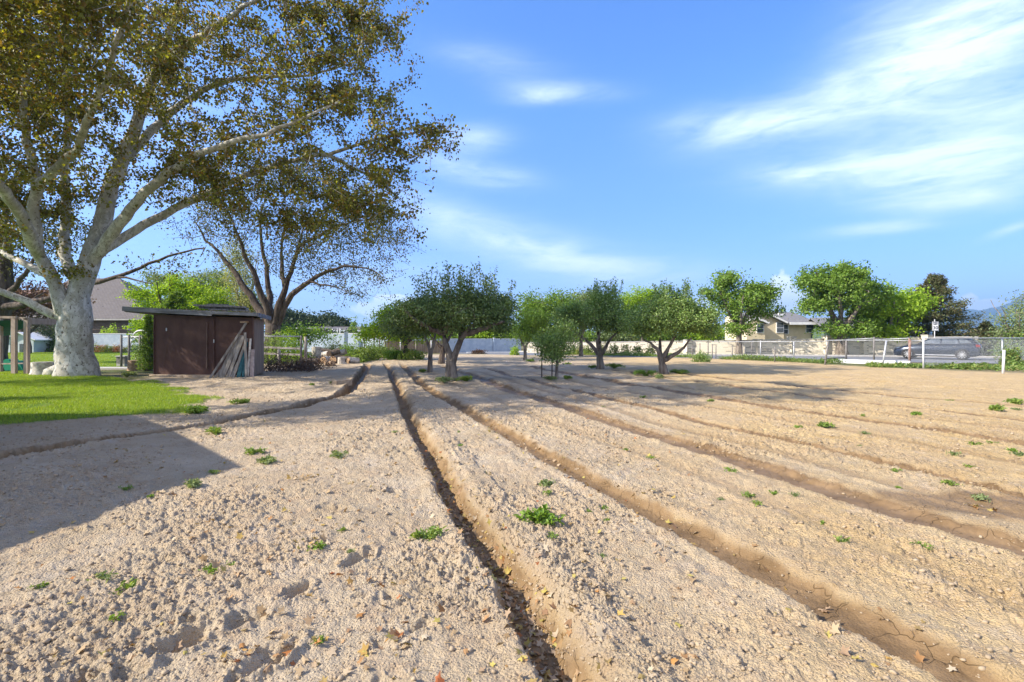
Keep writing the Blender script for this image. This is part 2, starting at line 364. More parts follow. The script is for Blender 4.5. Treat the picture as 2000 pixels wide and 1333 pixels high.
def terrain(x, y, detail=True):
    """height, lawn mask, wet and painted row-shade mask, roughness mask, ochre mask"""
    r = np.hypot(x, y)
    fld = sst(-.3, .5, inpoly(x, y, FIELD))
    lw = sst(-.12, .12, inpoly(x, y, LAWN)+.75*fbm(x*1.3, y*1.3, 31, 5)-.15+.12*vnoise(x*9, y*9, 33))
    lw2 = sst(-.1, .1, inpoly(x, y, LAWN2))
    z = .05*fbm(x*.35, y*.35, 3, 2)*fld
    wet = np.zeros_like(x); rough = np.ones_like(x); cut = np.zeros_like(x); berm = np.zeros_like(x)
    for i, (ys, xs, dep, w0, w1, bh, wt) in enumerate(FUR):
        ys_ = np.array(ys); xs_ = np.array(xs)
        lo = (xs_[1]-xs_[0])/(ys_[1]-ys_[0])
        xc = np.interp(y, ys_, xs_)+np.where(y < ys_[0], (y-ys_[0])*lo, 0)
        # smooth the polyline kinks
        xc = (xc+np.interp(y+.4, ys_, xs_)*.5+np.where(y+.4 < ys_[0], (y+.4-ys_[0])*lo*.5, 0)+np.interp(y-.4, ys_, xs_)*.5+np.where(y-.4 < ys_[0], (y-.4-ys_[0])*lo*.5, 0))/2
        d = (x-xc)*.955+.05*fbm(y*.9+i*31, x*.5, 50+i, 3)+.035*fbm(x*9, y*9, 70+i, 3)
        fade = 1-sst(ys_[-1]-5, ys_[-1], y)
        t = np.where(d > 0, np.abs(d)*.9, np.abs(d)*1.4); wv = 1+.25*vnoise(y*.8, y*0+i, 90+i)
        prof = 1-sst(w0*wv, w1*wv, t)
        cut = np.maximum(cut, prof*dep*fade)
        b = np.exp(-((t-w1-.06)/.09)**2)*bh*fade*(1+.8*vnoise(y*2.5, x*2.5, 95+i))
        if i == 0: b = b+fade*.026*sst(.18, .28, d)*(1-sst(.42, .47, d+.10*vnoise(y*3, y, 4)))
        if i == 1: b = b+fade*.018*sst(-.7, -.45, d)*(1-sst(-.4, -.3, d))
        berm = np.maximum(berm, b)
        wet_shade = np.maximum((1-sst(w0*1.3, w1*1.02, t+.05*vnoise(x*6, y*6, 99)))*wt, .35*min(wt, 2.4)*(1-sst(w1*.8, w1*1.4, t+.1*vnoise(x*5, y*5, 98))))*fade
        wet = np.maximum(wet, np.minimum(wet_shade, 1.25)); rough = np.minimum(rough, 1-.85*(1-sst(w0*.6, w0*1.4, t))*fade)
    # damp run-out on the right where the third row overflows
    ro = np.exp(-(((x-4.3)/1.3)**2+((y-(4.35-.15*(x-4)))/.42)**2)); ro = sst(.25, .6, ro+.25*fbm(x*3, y*3, 40, 3))*(r < 12)
    wet = np.maximum(wet, ro*.9); rough = np.minimum(rough, 1-.75*ro)
    z = z-cut*fld+berm*fld
    fur_free = 1-np.clip(cut/.05, 0, 1)
    # bumps across the rows, strongest further out where the ground is freshly turned
    amp = .012+.042*sst(9, 15, y)*(1-sst(30, 40, y))
    amp = amp*(1-.65*sst(3, 8, x))
    rip = fbm(x*.55+y*.2, y*1.15, 8, 4)
    z = z+rip*amp*2*fld*(.3+.7*fur_free)
    if detail:
        near = fld*(r < 26)*(1-lw)
        z1 = fbm(x*4, y*4, 12, 4)*.016+np.abs(fbm(x*9, y*9, 17, 3))*.022
        patch = .18+1.1*sst(-.25, .35, fbm(x*.9, y*.9, 14, 4))
        z2 = worley(x*16, y*16, 21)*.009+worley(x*31+3, y*31, 22)*.015+worley(x*60, y*60, 23)*.011
        z3 = fbm(x*22, y*22, 25, 4)*.021*(.45+.6*patch)
        z = z+near*(z1*(.35+.65*rough)+(z2*patch)*(.12+.88*rough)*(1-.3*sst(8, 16, r))+z3*rough)
        for (px_, py_, a, b, th, dp) in PITS:
            near_ = (np.abs(x-px_) < .5) & (np.abs(y-py_) < .5)
            if not near_.any(): continue
            ki = np.where(near_)[0]; xn, yn = x[ki], y[ki]
            xw = xn+.05*vnoise(xn*14, yn*14, 61)+.03*vnoise(xn*35, yn*35, 63); yw = yn+.05*vnoise(xn*14, yn*14, 62)+.03*vnoise(xn*35, yn*35, 64)
            u = (xw-px_)*math.cos(th)+(yw-py_)*math.sin(th); v = -(xw-px_)*math.sin(th)+(yw-py_)*math.cos(th)
            q = (u/a)**2+(v/b)**2
            z[ki] -= (dp*np.exp(-q**1.5)-dp*.35*np.exp(-(q-2.2)**2))*(1-lw[ki])*(q < 6)
    lawnz = .03+.03*fbm(x*.6, y*.6, 60, 2)
    z = z*(1-lw)+lawnz*lw
    z = np.where(fld < .001, z*(1-lw)+lw*lawnz, z)
    ochre = np.clip(sst(-.2, .8, .17*x-.02*y+.6*fbm(x*.5, y*.5, 77, 4))*.8+sst(.01, .06, cut)*.45, 0, 1)
    return z, np.clip(lw+lw2, 0, 1), wet*fld, rough, ochre, fld
def hz(x, y, detail=False):
    return float(terrain(np.array([float(x)]), np.array([float(y)]), detail)[0][0])

a_f = np.linspace(R(-60), R(60), 1500); a_b = np.linspace(R(60), R(300), 73)[1:-1]
ang = np.concatenate([a_f, a_b])
rad = np.concatenate([np.linspace(.01, 1.3, 22, endpoint=False), np.geomspace(1.3, 34, 800, endpoint=False), np.geomspace(34, 7000, 70)])
A, Rr = np.meshgrid(ang, rad); X = (np.sin(A)*Rr).ravel(); Y = (np.cos(A)*Rr).ravel()
Z, lw, wet, rough, ochre, fldm = terrain(X, Y)
na, nr = len(ang), len(rad)
i, j = np.meshgrid(np.arange(nr-1), np.arange(na), indexing='ij'); jn = (j+1) % na
quads = np.stack([i*na+j, i*na+jn, (i+1)*na+jn, (i+1)*na+j], -1).reshape(-1, 4)[:, ::-1]
V = np.stack([X, Y, Z], -1)
def soil_material():
    m = bpy.data.materials.new('garden_soil'); m.use_nodes = True; g = NT(m.node_tree); p = g.n['Principled BSDF']
    t = g.node('ShaderNodeTexCoord'); v = t.outputs['Object']
    at = g.node('ShaderNodeAttribute', attribute_name='zone'); sp = g.node('ShaderNodeSeparateColor'); g.l.new(at.outputs['Color'], sp.inputs[0])
    lawn, wt, och = sp.outputs[0], sp.outputs[1], sp.outputs[2]; fl = at.outputs['Alpha']
    pink = g.mix(g.ramp(g.noise(v, 1.1, 6, .6), .3, .7), (.42, .335, .222, 1), (.59, .485, .345, 1))
    tan = g.mix(g.ramp(g.noise(v, 1.6, 6, .6), .35, .65), (.53, .365, .15, 1), (.66, .485, .235, 1))
    c = g.mix(och, pink, tan)
    c = g.mix(g.math('MULTIPLY', g.ramp(g.noise(v, 5, 6, .7), .50, .66), .45), c, (.40, .27, .17, 1))      # damp patches
    c = g.mix(g.math('MULTIPLY', g.ramp(g.noise(v, 26, 4, .7), .56, .72), .35), c, (.60, .52, .43, 1))       # dry crumbs
    c = g.mix(g.math('MULTIPLY', g.ramp(g.noise(v, 60, 4, .7), .54, .7), .35), c, (.30, .22, .17, 1))
    wet_shade_col = g.mix(g.ramp(g.noise(v, 2.5, 6, .65), .35, .7), (.15, .095, .045, 1), (.27, .18, .095, 1))  # wet soil colour, also the painted shade of the curved row
    c = g.mix(g.math('MULTIPLY', g.ramp(g.noise(v, .7, 7, .7), .45, .62), .4), c, (.46, .33, .20, 1))
    c = g.mix(g.math('MULTIPLY', g.ramp(g.noise(v, 2.3, 7, .75), .54, .68), .45), c, (.52, .45, .38, 1))
    c = g.mix(wt, c, wet_shade_col)
    far = g.mix(g.ramp(g.noise(v, .25, 5, .6), .4, .6), (.11, .13, .04, 1), (.24, .2, .11, 1))
    c = g.mix(fl, far, c)
    gr = g.mix(g.ramp(g.noise(v, .9, 5, .6), .35, .65), (.11, .20, .015, 1), (.20, .29, .03, 1))
    gr = g.mix(g.math('MULTIPLY', g.ramp(g.noise(v, 1.7, 6, .7), .56, .66), .7), gr, (.24, .19, .08, 1))
    gr = g.mix(g.math('MULTIPLY', g.ramp(g.noise(v, 18, 3, .6), .5, .7), .5), gr, (.07, .12, .012, 1))
    c = g.mix(lawn, c, gr)
    g.l.new(c, p.inputs['Base Color'])
    rr = g.math('SUBTRACT', .95, g.math('MULTIPLY', wt, .3)); g.l.new(rr, p.inputs['Roughness']); p.inputs['Specular IOR Level'].default_value = .2
    vo = g.node('ShaderNodeTexVoronoi'); vo.inputs['Scale'].default_value = 75; g.l.new(v, vo.inputs['Vector'])
    h = g.math('ADD', g.math('MULTIPLY', g.noise(v, 90, 5, .7), .8), g.math('MULTIPLY', vo.outputs['Distance'], -.5))
    h = g.math('ADD', h, g.math('MULTIPLY', g.noise(v, 14, 4, .6), 1.0))
    h = g.math('MULTIPLY', h, g.math('SUBTRACT', 1, g.math('MULTIPLY', wt, .75)))
    # drying cracks in the silt of the row floors
    vc = g.node('ShaderNodeTexVoronoi', feature='DISTANCE_TO_EDGE'); vc.inputs['Scale'].default_value = 4.5
    dv = g.node('ShaderNodeVectorMath', operation='ADD'); nz = g.node('ShaderNodeTexNoise'); nz.inputs['Scale'].default_value = 6; g.l.new(v, nz.inputs['Vector'])
    sc = g.node('ShaderNodeVectorMath', operation='SCALE'); sc.inputs['Scale'].default_value = .25; g.l.new(nz.outputs['Color'], sc.inputs[0])
    g.l.new(v, dv.inputs[0]); g.l.new(sc.outputs[0], dv.inputs[1]); g.l.new(dv.outputs[0], vc.inputs['Vector'])
    crack = g.math('MULTIPLY', g.math('SUBTRACT', 1, g.ramp(vc.outputs['Distance'], 0, .012)), g.ramp(wt, .6, .9))
    h = g.math('SUBTRACT', h, g.math('MULTIPLY', crack, .3))
    b = g.node('ShaderNodeBump'); b.inputs['Distance'].default_value = .03; b.inputs['Strength'].default_value = .9
    g.l.new(h, b.inputs['Height']); g.l.new(b.outputs[0], p.inputs['Normal'])
    return m
M['soil'] = soil_material()
ground = mesh_obj('ground', V, quads, M['soil'], smooth=True)
ca = ground.data.color_attributes.new('zone', 'FLOAT_COLOR', 'POINT')
zone = np.ones((len(V), 4), np.float32); zone[:, 0] = lw; zone[:, 1] = wet; zone[:, 2] = ochre; zone[:, 3] = fldm
ca.data.foreach_set('color', zone.ravel())
tag(ground, kind='structure')

# ------------------------------------------------------------------ trees
def tube_tree(pos, par, rad, sides=6, thin=3):
    """one mesh for a whole branch skeleton"""
    n = len(pos); kids = [[] for _ in range(n)]
    for i in range(n):
        if par[i] >= 0: kids[par[i]].append(i)
    VV = []; FF = []; base = 0
    stack = [(i, [i]) for i in range(n) if par[i] < 0]
    while stack:
        i, ch = stack.pop()
        while kids[i]:
            ks = sorted(kids[i], key=lambda q: -rad[q])
            for q in ks[1:]: stack.append((q, [i, q]))
            i = ks[0]; ch.append(i)
        if len(ch) < 2: continue
        p = pos[ch]; r = rad[ch].copy(); r[0] = min(r[0], r[1]*1.25); k = len(ch)
        m = sides if r[1] > .03 else thin
        d = np.empty_like(p); d[1:-1] = p[2:]-p[:-2]; d[0] = p[1]-p[0]; d[-1] = p[-1]-p[-2]
        d /= np.maximum(np.linalg.norm(d, axis=1, keepdims=True), 1e-6)
        ref = np.where(np.abs(d[:, 2:3]) < .95, np.array([[0, 0, 1.]]), np.array([[1., 0, 0]]))
        a = np.cross(d, ref)
        for q in range(1, k):
            if a[q] @ a[q-1] < 0: a[q] = -a[q]
        a /= np.linalg.norm(a, axis=1, keepdims=True); b = np.cross(d, a)
        th = np.arange(m)*2*np.pi/m
        ring = p[:, None]+(a[:, None]*np.cos(th)[None, :, None]+b[:, None]*np.sin(th)[None, :, None])*r[:, None, None]
        VV.append(ring.reshape(-1, 3))
        ii, jj = np.meshgrid(np.arange(k-1), np.arange(m), indexing='ij'); j2 = (jj+1) % m
        FF.append((np.stack([ii*m+jj, ii*m+j2, (ii+1)*m+j2, (ii+1)*m+jj], -1).reshape(-1, 4)+base)); base += k*m
    return np.vstack(VV), np.vstack(FF)

def leaves(cent, size, rs, up=.35, fold=.25, aspect=.62, droop=0):
    """one folded two-quad leaf per centre"""
    n = len(cent)
    nrm = rs.normal(size=(n, 3)); nrm[:, 2] = np.abs(nrm[:, 2])*.6+up; nrm /= np.linalg.norm(nrm, axis=1, keepdims=True)
    t = rs.normal(size=(n, 3)); t[:, 2] -= droop; t -= nrm*(t*nrm).sum(1, keepdims=True); t /= np.linalg.norm(t, axis=1, keepdims=True)
    s = np.cross(nrm, t); L = (size*rs.uniform(.6, 1.25, n))[:, None]; W = L*aspect*rs.uniform(.8, 1.1, (n, 1))
    base = cent; tip = cent+t*L-nrm*L*.12
    f = nrm*W*fold
    l1 = cent+t*L*.30+s*W*.5+f; l2 = cent+t*L*.68+s*W*.36+f*.6; r1 = cent+t*L*.30-s*W*.5+f; r2 = cent+t*L*.68-s*W*.36+f*.6
    v = np.stack([base, l1, l2, tip, r2, r1], 1).reshape(-1, 3)
    b = (np.arange(n)*6)[:, None]
    fc = np.stack([b+np.array([[0, 3, 2, 1]]), b+np.array([[0, 5, 4, 3]])], 1).reshape(-1, 4)
    return v, fc

def ell_sample(ells, n, rs, shell=.55):
    wts = np.array([(e[1][0]*e[1][1]*e[1][2])**.75*(e[2] if len(e) > 2 else 1) for e in ells]); wts = wts/wts.sum()
    out = []
    for e, k in zip(ells, rs.multinomial(n, wts)):
        d = rs.normal(size=(k, 3)); d /= np.linalg.norm(d, axis=1, keepdims=True)
        r = rs.uniform(0, 1, k)**shell
        lump = 1+.16*np.sin(d[:, 0]*5+e[0][0])*np.cos(d[:, 2]*6+e[0][1])+.08*np.sin(d[:, 1]*11)
        out.append(np.array(e[0])+d*(r*lump)[:, None]*np.array(e[1]))
    return np.vstack(out)

def make_tree(kind, label, base, limbs, ells, ntips, nleaf, lsize, lm, bark, seed, cat='tree', group=None, step=.35, rtip=.012, spread=.45,
              shell=.5, shoots=0, shoot_h=.8, up=.35, droop=0, flare=1.25, maxr=None, sides=8, aspect=.62, exp=2.3, sag=0., leaf_on=3):
    rs = np.random.RandomState(seed); base = np.array(base, float)
    cap = 40000; pos = np.zeros((cap, 3)); par = np.full(cap, -1); fix = np.zeros(cap); n = 0
    for li, (pts, r0, r1) in enumerate(limbs):
        pts = np.array(pts, float)
        seg = np.linalg.norm(np.diff(pts, axis=0), axis=1); T = np.concatenate([[0], np.cumsum(seg)]); K = max(2, int(T[-1]/step))
        ts = np.linspace(0, T[-1], K+1); q = np.stack([np.interp(ts, T, pts[:, c]) for c in range(3)], 1)
        for _ in range(2): q[1:-1] = (q[:-2]+2*q[1:-1]+q[2:])/4
        q[1:-1] += rs.normal(size=(K-1, 3))*step*.07
        if li == 0: pr = -1; st = 0
        else: pr = int(np.argmin(((pos[:n]-q[0])**2).sum(1))); st = 1
        for k in range(st, K+1):
            pos[n] = q[k]; par[n] = pr; fix[n] = r0+(r1-r0)*(ts[k]/T[-1]); pr = n; n += 1
    nl = n
    tips = ell_sample(ells, ntips, rs, shell)
    tips = tips[tips[:, 2] > .3+base[2]]
    d0 = np.array([np.sqrt(((pos[:nl]-t)**2).sum(1)).min() for t in tips]); tips = tips[np.argsort(d0)]
    tipn = []
    k0 = max(1, int(.25*nl)) if nl > 12 else 0
    for t in tips:
        dd = pos[:n]-t; d2 = np.sqrt((dd**2).sum(1)) + .35*np.maximum(0, pos[:n, 2]-t[2]-.2)
        d2[:k0] += 1.5
        j = int(np.argmin(d2)); a = pos[j]; L = np.linalg.norm(t-a)
        if L < step*.3: tipn.append(j); continue
        K = max(1, int(L/step)); pd = (a-pos[par[j]]) if par[j] >= 0 else np.array([0, 0, 1.]); pd = pd/max(1e-6, np.linalg.norm(pd))
        c = a+pd*L*.35+np.array([0, 0, .08*L]); off = rs.normal(size=3)*.05*L; pr = j
        for k in range(1, K+1):
            u = k/K; q = a*(1-u)**2+2*u*(1-u)*c+t*u*u+off*math.sin(u*3.1)+rs.normal(size=3)*step*.06
            q[2] -= sag*u*u
            pos[n] = q; par[n] = pr; pr = n; n += 1
        tipn.append(pr)
        if n > cap-200: break
    lp = [pos[tipn]]
    # straight upright shoots above the crown
    cr = []
    if shoots:
        top = np.array(tipn); zz = pos[top, 2]; cand = top[np.argsort(-zz)[:max(shoots*2, 4)]]
        for j in rs.choice(cand, min(shoots, len(cand)), replace=False):
            h = shoot_h*rs.uniform(.5, 1.3); lean = rs.normal(size=2)*.13; pr = int(j); K = 5
            for k in range(1, K+1):
                pos[n] = pos[j]+np.array([lean[0]*h*k/K, lean[1]*h*k/K, h*k/K]); par[n] = pr; pr = n; n += 1
                cr.append(np.repeat(pos[n-1][None], 11, 0)+rs.normal(size=(11, 3))*lsize*.75)
    pos, par, fix = pos[:n], par[:n], fix[:n]
    acc = np.zeros(n); kidc = np.bincount(par[par >= 0], minlength=n)
    for i in range(n-1, -1, -1):
        if kidc[i] == 0: acc[i] += rtip**exp
        if par[i] >= 0: acc[par[i]] += acc[i]
    rad = acc**(1/exp)
    if maxr: rad = np.minimum(rad, maxr)
    rad = np.where(fix > 0, np.maximum(fix, np.minimum(rad, fix*1.08)), np.minimum(rad, np.where(fix[np.maximum(par, 0)] > 0, fix[np.maximum(par, 0)]*.8, 9)))
    for i in range(n):
        if par[i] >= 0: rad[i] = min(rad[i], rad[par[i]]*1.02)
    k = np.where(par < 0)[0][0]
    zb = pos[:, 2]-base[2]; rr = np.hypot(pos[:, 0]-pos[k, 0], pos[:, 1]-pos[k, 1])
    rad = rad*(1+(flare-1)*np.exp(-np.clip(zb, 0, 9)/max(.25, fix[0]*1.1))*(rr < fix[0]*2.5)*(fix > 0))
    root = thing(kind, label, cat, tuple(base), group=group)
    v, f = tube_tree(pos-base, par, rad, sides)
    mesh_obj('trunk', v, f, bark, root, smooth=True)
    if nleaf:
        tn = np.array(tipn); src = [tn, par[tn]]
        for _ in range(leaf_on-2): q = par[src[-1]]; src.append(np.where(q < 0, src[-1], q))
        src = np.concatenate(src); src = src[rad[src] < max(.05, rtip*3)] if (rad[src] < max(.05, rtip*3)).any() else src
        dens = rs.uniform(.2, 1.8, len(src)); pick = rs.choice(src, nleaf, p=dens/dens.sum())
        cen = pos[pick]+rs.normal(size=(nleaf, 3))*spread*np.array([1, 1, .75])
        if cr: cen = np.vstack([cen]+cr)
        cen = cen[cen[:, 2] > base[2]+.1]
        v, f = leaves(cen-base, lsize, rs, up, aspect=aspect, droop=droop)
        mesh_obj('crown', v, f, lm, root)
    return root

def auto_limbs(base, ht, r, n, reach, top, rs, lean=(0, 0), fork=None):
    """trunk to height ht, then n scaffold limbs fanning to `reach` at height `top`"""
    b = np.array(base, float); a = b+np.array([lean[0], lean[1], ht]); L = [([b, (a+b)/2+rs.normal(size=3)*.03*ht*.5, a], r, r*.8)]
    for k in range(n):
        th = 2*math.pi*(k+rs.uniform(-.3, .3))/n; h = rs.uniform(.6, 1.0)*(top-ht); rc = reach*rs.uniform(.55, .95)
        e = a+np.array([math.cos(th)*rc, math.sin(th)*rc, h]); m = a+np.array([math.cos(th)*rc*.45, math.sin(th)*rc*.45, h*.38])
        L.append(([a, m, e], r*rs.uniform(.45, .62), r*.12))
    return L
LM = {
 'plane': leaf_mat('plane_leaf', [(0.0638, 0.0611, 0.0144), (0.155, 0.163, 0.029), (0.237, 0.239, 0.0362), (0.137, 0.0859, 0.026), (0.273, 0.267, 0.0433), (0.163, 0.19, 0.029), (0.363, 0.211, 0.0433), (0.0911, 0.095, 0.0217), (0.509, 0.517, 0.0579)], .3),
 'dark': leaf_mat('dark_leaf', [(0.062, 0.0697, 0.0186), (0.139, 0.155, 0.0388), (0.093, 0.0853, 0.031), (0.171, 0.171, 0.0543)], .3),
 'apple': leaf_mat('apple_leaf', [(0.0552, 0.0994, 0.0246), (0.113, 0.184, 0.045), (0.188, 0.275, 0.0818), (0.0753, 0.131, 0.0328), (0.251, 0.327, 0.102)], .22, .42, spec=.5),
 'apple2': leaf_mat('fruit_tree_leaf', [(0.105, 0.192, 0.0427), (0.196, 0.312, 0.0749), (0.289, 0.408, 0.107), (0.131, 0.217, 0.0535), (0.342, 0.435, 0.128)], .25, .42, spec=.5),
 'lime': leaf_mat('lime_leaf', [(0.169, 0.295, 0.0226), (0.282, 0.442, 0.0375), (0.382, 0.53, 0.045), (0.211, 0.325, 0.03)], .4),
 'mid': leaf_mat('green_leaf', [(0.103, 0.194, 0.0307), (0.168, 0.292, 0.0427), (0.244, 0.372, 0.0597), (0.112, 0.176, 0.0341)], .35),
 'sage': leaf_mat('sage_leaf', [(0.155, 0.217, 0.093), (0.248, 0.31, 0.139), (0.186, 0.248, 0.093)], .35),
 'birch': leaf_mat('birch_leaf', [(0.217, 0.248, 0.0775), (0.372, 0.388, 0.186), (0.279, 0.31, 0.124)], .4),
 'ever': leaf_mat('evergreen_leaf', [(0.0248, 0.0465, 0.0186), (0.0465, 0.0775, 0.0279), (0.0697, 0.101, 0.0341)], .1),
 'spruce': leaf_mat('spruce_needle', [(0.0581, 0.0802, 0.0307), (0.116, 0.133, 0.0512), (0.165, 0.125, 0.0597), (0.0871, 0.107, 0.0427), (0.136, 0.178, 0.0512)], .12),
 'weed': leaf_mat('weed_leaf', [(0.125, 0.206, 0.0391), (0.198, 0.294, 0.0558), (0.268, 0.353, 0.067), (0.161, 0.236, 0.0785)], .3),
 'ivy': leaf_mat('ground_vine_leaf', [(0.0775, 0.139, 0.031), (0.139, 0.232, 0.0465), (0.202, 0.295, 0.062), (0.248, 0.232, 0.0775)], .25),
 'grass': leaf_mat('grass_blade', [(0.149, 0.254, 0.0167), (0.253, 0.374, 0.0279), (0.343, 0.455, 0.0418), (0.194, 0.282, 0.0279), (0.372, 0.402, 0.0837)], .35, .5),
 'litter': leaf_mat('dry_leaf', [(.30, .20, .10), (.42, .32, .2), (.33, .16, .05), (.5, .42, .3), (.26, .15, .08), (.45, .38, .10), (.36, .11, .04)], .15, .7),
 'redbr': leaf_mat('copper_leaf', [(.06, .03, .02), (.12, .06, .035), (.09, .05, .03), (.16, .09, .05)], .25)}

# --- the big plane tree by the lawn
def L3(pts, Y0): return [tuple(P(px, py, Y0+dy)) for (px, py, dy) in pts]
Yp = 19.1; bx = G(150, 736); bz = hz(bx.x, Yp)
base = (P(150, 736, Yp).x, Yp, bz-.05)
limbs = [
 ([base]+L3([(148, 700, 0), (147, 640, 0), (146, 598, 0)], Yp), .56, .50),
 (L3([(146, 600, 0), (160, 560, .1), (172, 520, .2), (190, 470, .5), (205, 405, .8), (235, 320, 1), (280, 205, 1.2), (325, 90, 1.3), (352, 0, 1.2), (380, -120, 1)], Yp), 0.374, 0.042),
 (L3([(176, 512, .2), (200, 490, 0), (228, 442, -.4), (262, 397, -.8), (326, 341, -1.2), (362, 312, -1.5), (450, 277, -2), (520, 262, -2.4), (600, 232, -2.4), (680, 190, -2)], Yp), 0.23, 0.014),
 (L3([(200, 486, 0), (240, 468, .5), (281, 440, .8), (337, 409, 1.1), (394, 386, 1.4), (470, 344, 1.6), (525, 328, 1.7), (600, 306, 1.2), (645, 303, .8), (712, 277, .3), (780, 260, 0), (850, 256, -.3), (893, 258, -.6)], Yp), 0.178, 0.014),
 (L3([(645, 303, .8), (690, 330, 1), (740, 350, 1.4), (790, 400, 1.6)], Yp), 0.0765, 0.014),
 (L3([(132, 628, -.2), (120, 590, -.3), (108, 552, -.4), (92, 525, -.6), (76, 505, -.8), (66, 440, -1), (70, 370, -1.2), (64, 311, -1.3), (40, 230, -1.5), (60, 120, -1.8), (30, 0, -2)], Yp), 0.255, 0.035),
 (L3([(95, 540, -.3), (60, 520, 0), (20, 500, .5), (-20, 482, 1), (-80, 440, 1.5)], Yp), 0.145, 0.035),
 (L3([(150, 560, 0), (125, 500, .6), (128, 440, .9), (131, 400, 1), (124, 337, 1), (135, 260, 1.2), (120, 160, 1), (160, 20, 1)], Yp), 0.221, 0.042),
 (L3([(125, 630, -.2), (101, 612, -.3), (60, 592, -.6), (0, 568, -.9), (-60, 545, -1.2), (-140, 500, -1.6)], Yp), 0.162, 0.056),
 (L3([(76, 505, -.8), (50, 440, -2), (20, 390, -3), (-20, 340, -4), (-60, 220, -5.5), (-80, 80, -7)], Yp), 0.221, 0.042),
 (L3([(235, 320, 1), (300, 250, 2), (380, 180, 2.5), (470, 150, 3), (600, 150, 3), (700, 120, 3)], Yp), 0.187, 0.021),
 (L3([(300, 150, 1.2), (400, 60, 0), (500, 0, -1), (620, -60, -1)], Yp), 0.17, 0.021),
 (L3([(71, 370, -1.2), (150, 290, -2.5), (200, 180, -4), (240, 60, -5), (260, -60, -6)], Yp), 0.17, 0.028)]
def E(px, py, Y, rx, ry, rz_): c = P(px, py, Y); return ((c.x, c.y, c.z), (rx, ry, rz_))
ells = [E(330, 130, 19, 6, 5.5, 5.6), E(620, 170, 19, 3.7, 4.2, 4.0), E(760, 290, 18.6, 2.0, 2.2, 1.5), E(845, 262, 18.5, 1.2, 1.2, .9), ((-24, 13.5, 8), (3.5, 2.2, 1.5), 1.6), ((-20.6, 9.0, 6.6), (1.0, .8, .7), 2.5), E(650, 385, 19.4, 2.9, 3.2, 1.7), E(20, 170, 18.5, 4.5, 5, 5.4),  # tiny clump far left: unseen, added to drop a shadow patch on the lawn
        E(330, -130, 19, 6.8, 5.5, 2.6), E(40, 400, 18.5, 2.6, 3, 1.8), E(-20, 60, 14.2, 4.6, 4.2, 4.6), E(-300, 150, 17, 6, 6, 5.5), E(140, 520, 18.4, .75, .6, .65), E(420, 330, 19, 2.8, 3, 1.5), E(720, 400, 18.8, 2.0, 2.4, 1.3), E(560, 430, 19.5, 2.8, 2.6, 1.0),
        ((-13, 8.0, 8.6), (3.9, 2.5, 1.9), 2.6), ((-9.5, 9.8, 11.0), (4.8, 3.2, 2.2), 2.4), ((-15.2, 6.6, 8), (2.8, 2, 1.6), 2.2), ((-12, 11.5, 10), (4, 3, 2.0), 1.8), E(700, 40, 19, 2.3, 3.5, 2.6)]
make_tree('plane_tree', 'huge old plane tree with mottled white bark and bronze-green leaves left of the shed', base, limbs, ells,
          4200, 190000, .108, LM['plane'], M['plane_bark'], 11, step=.42, rtip=.0078, spread=.17, shell=.6, up=.15, flare=1.3, sides=14, aspect=.85, exp=2.2, sag=.12, droop=.4)

# --- the dark many-stemmed tree behind the shed
Y2 = 31; b2 = P(534, 690, Y2); b2.z = 0
limbs = [([tuple(b2)]+L3([(534, 665, 0), (533, 640, 0)], Y2), .5, .45)]
for pts, r0 in [([(533, 640, 0), (505, 605, .3), (480, 560, .5), (450, 520, .8), (425, 490, .8), (400, 470, 1), (380, 430, 1)], .34),
                ([(533, 640, 0), (520, 600, -.3), (498, 540, -.5), (475, 490, -.8), (462, 450, -1), (440, 400, -1)], .30),
                ([(534, 640, 0), (526, 600, .5), (524, 560, 1), (516, 500, 1.2), (505, 440, 1.4), (520, 380, 1.5)], .28),
                ([(534, 640, 0), (545, 600, -.2), (556, 560, -.2), (572, 520, .2), (585, 480, .3), (600, 420, .3)], .30),
                ([(536, 645, 0), (560, 590, 0), (585, 560, -.6), (625, 535, -1), (665, 520, -1.4), (715, 520, -1.8), (745, 540, -2)], .27),
                ([(556, 560, 0), (548, 520, 1), (552, 470, 1.5), (560, 420, 1.8)], .2),
                ([(585, 480, 0), (640, 450, -1), (690, 430, -1.5), (740, 430, -2)], .14),
                ([(600, 548, -.6), (650, 560, -1.6), (690, 575, -2)], .1)]:
    limbs.append((L3(pts, Y2), r0*.85, r0*.07))
make_tree('shade_tree', 'dark leaning multi-stemmed shade tree with thin foliage rising behind the shed roof', tuple(b2), limbs,
          [E(560, 440, Y2, 7.0, 4.5, 3.4), E(690, 470, Y2-1, 3.6, 3, 2.4), E(700, 555, Y2-1.5, 2.3, 2, 1.2), E(420, 400, Y2+1, 4, 4, 2.4), E(610, 500, Y2, 3, 3, 2), E(560, 330, Y2, 5, 4, 2), E(730, 400, Y2-1, 3.0, 3, 2.6), E(640, 360, Y2, 3.5, 3, 2.2), E(450, 350, Y2, 3, 3, 2.2), E(770, 480, Y2-2, 1.6, 2, 1.7)],
          2000, 26000, .115, LM['dark'], M['dark_bark'], 12, step=.5, rtip=.009, spread=.28, flare=1.5, droop=.8, sag=.25, up=.1)

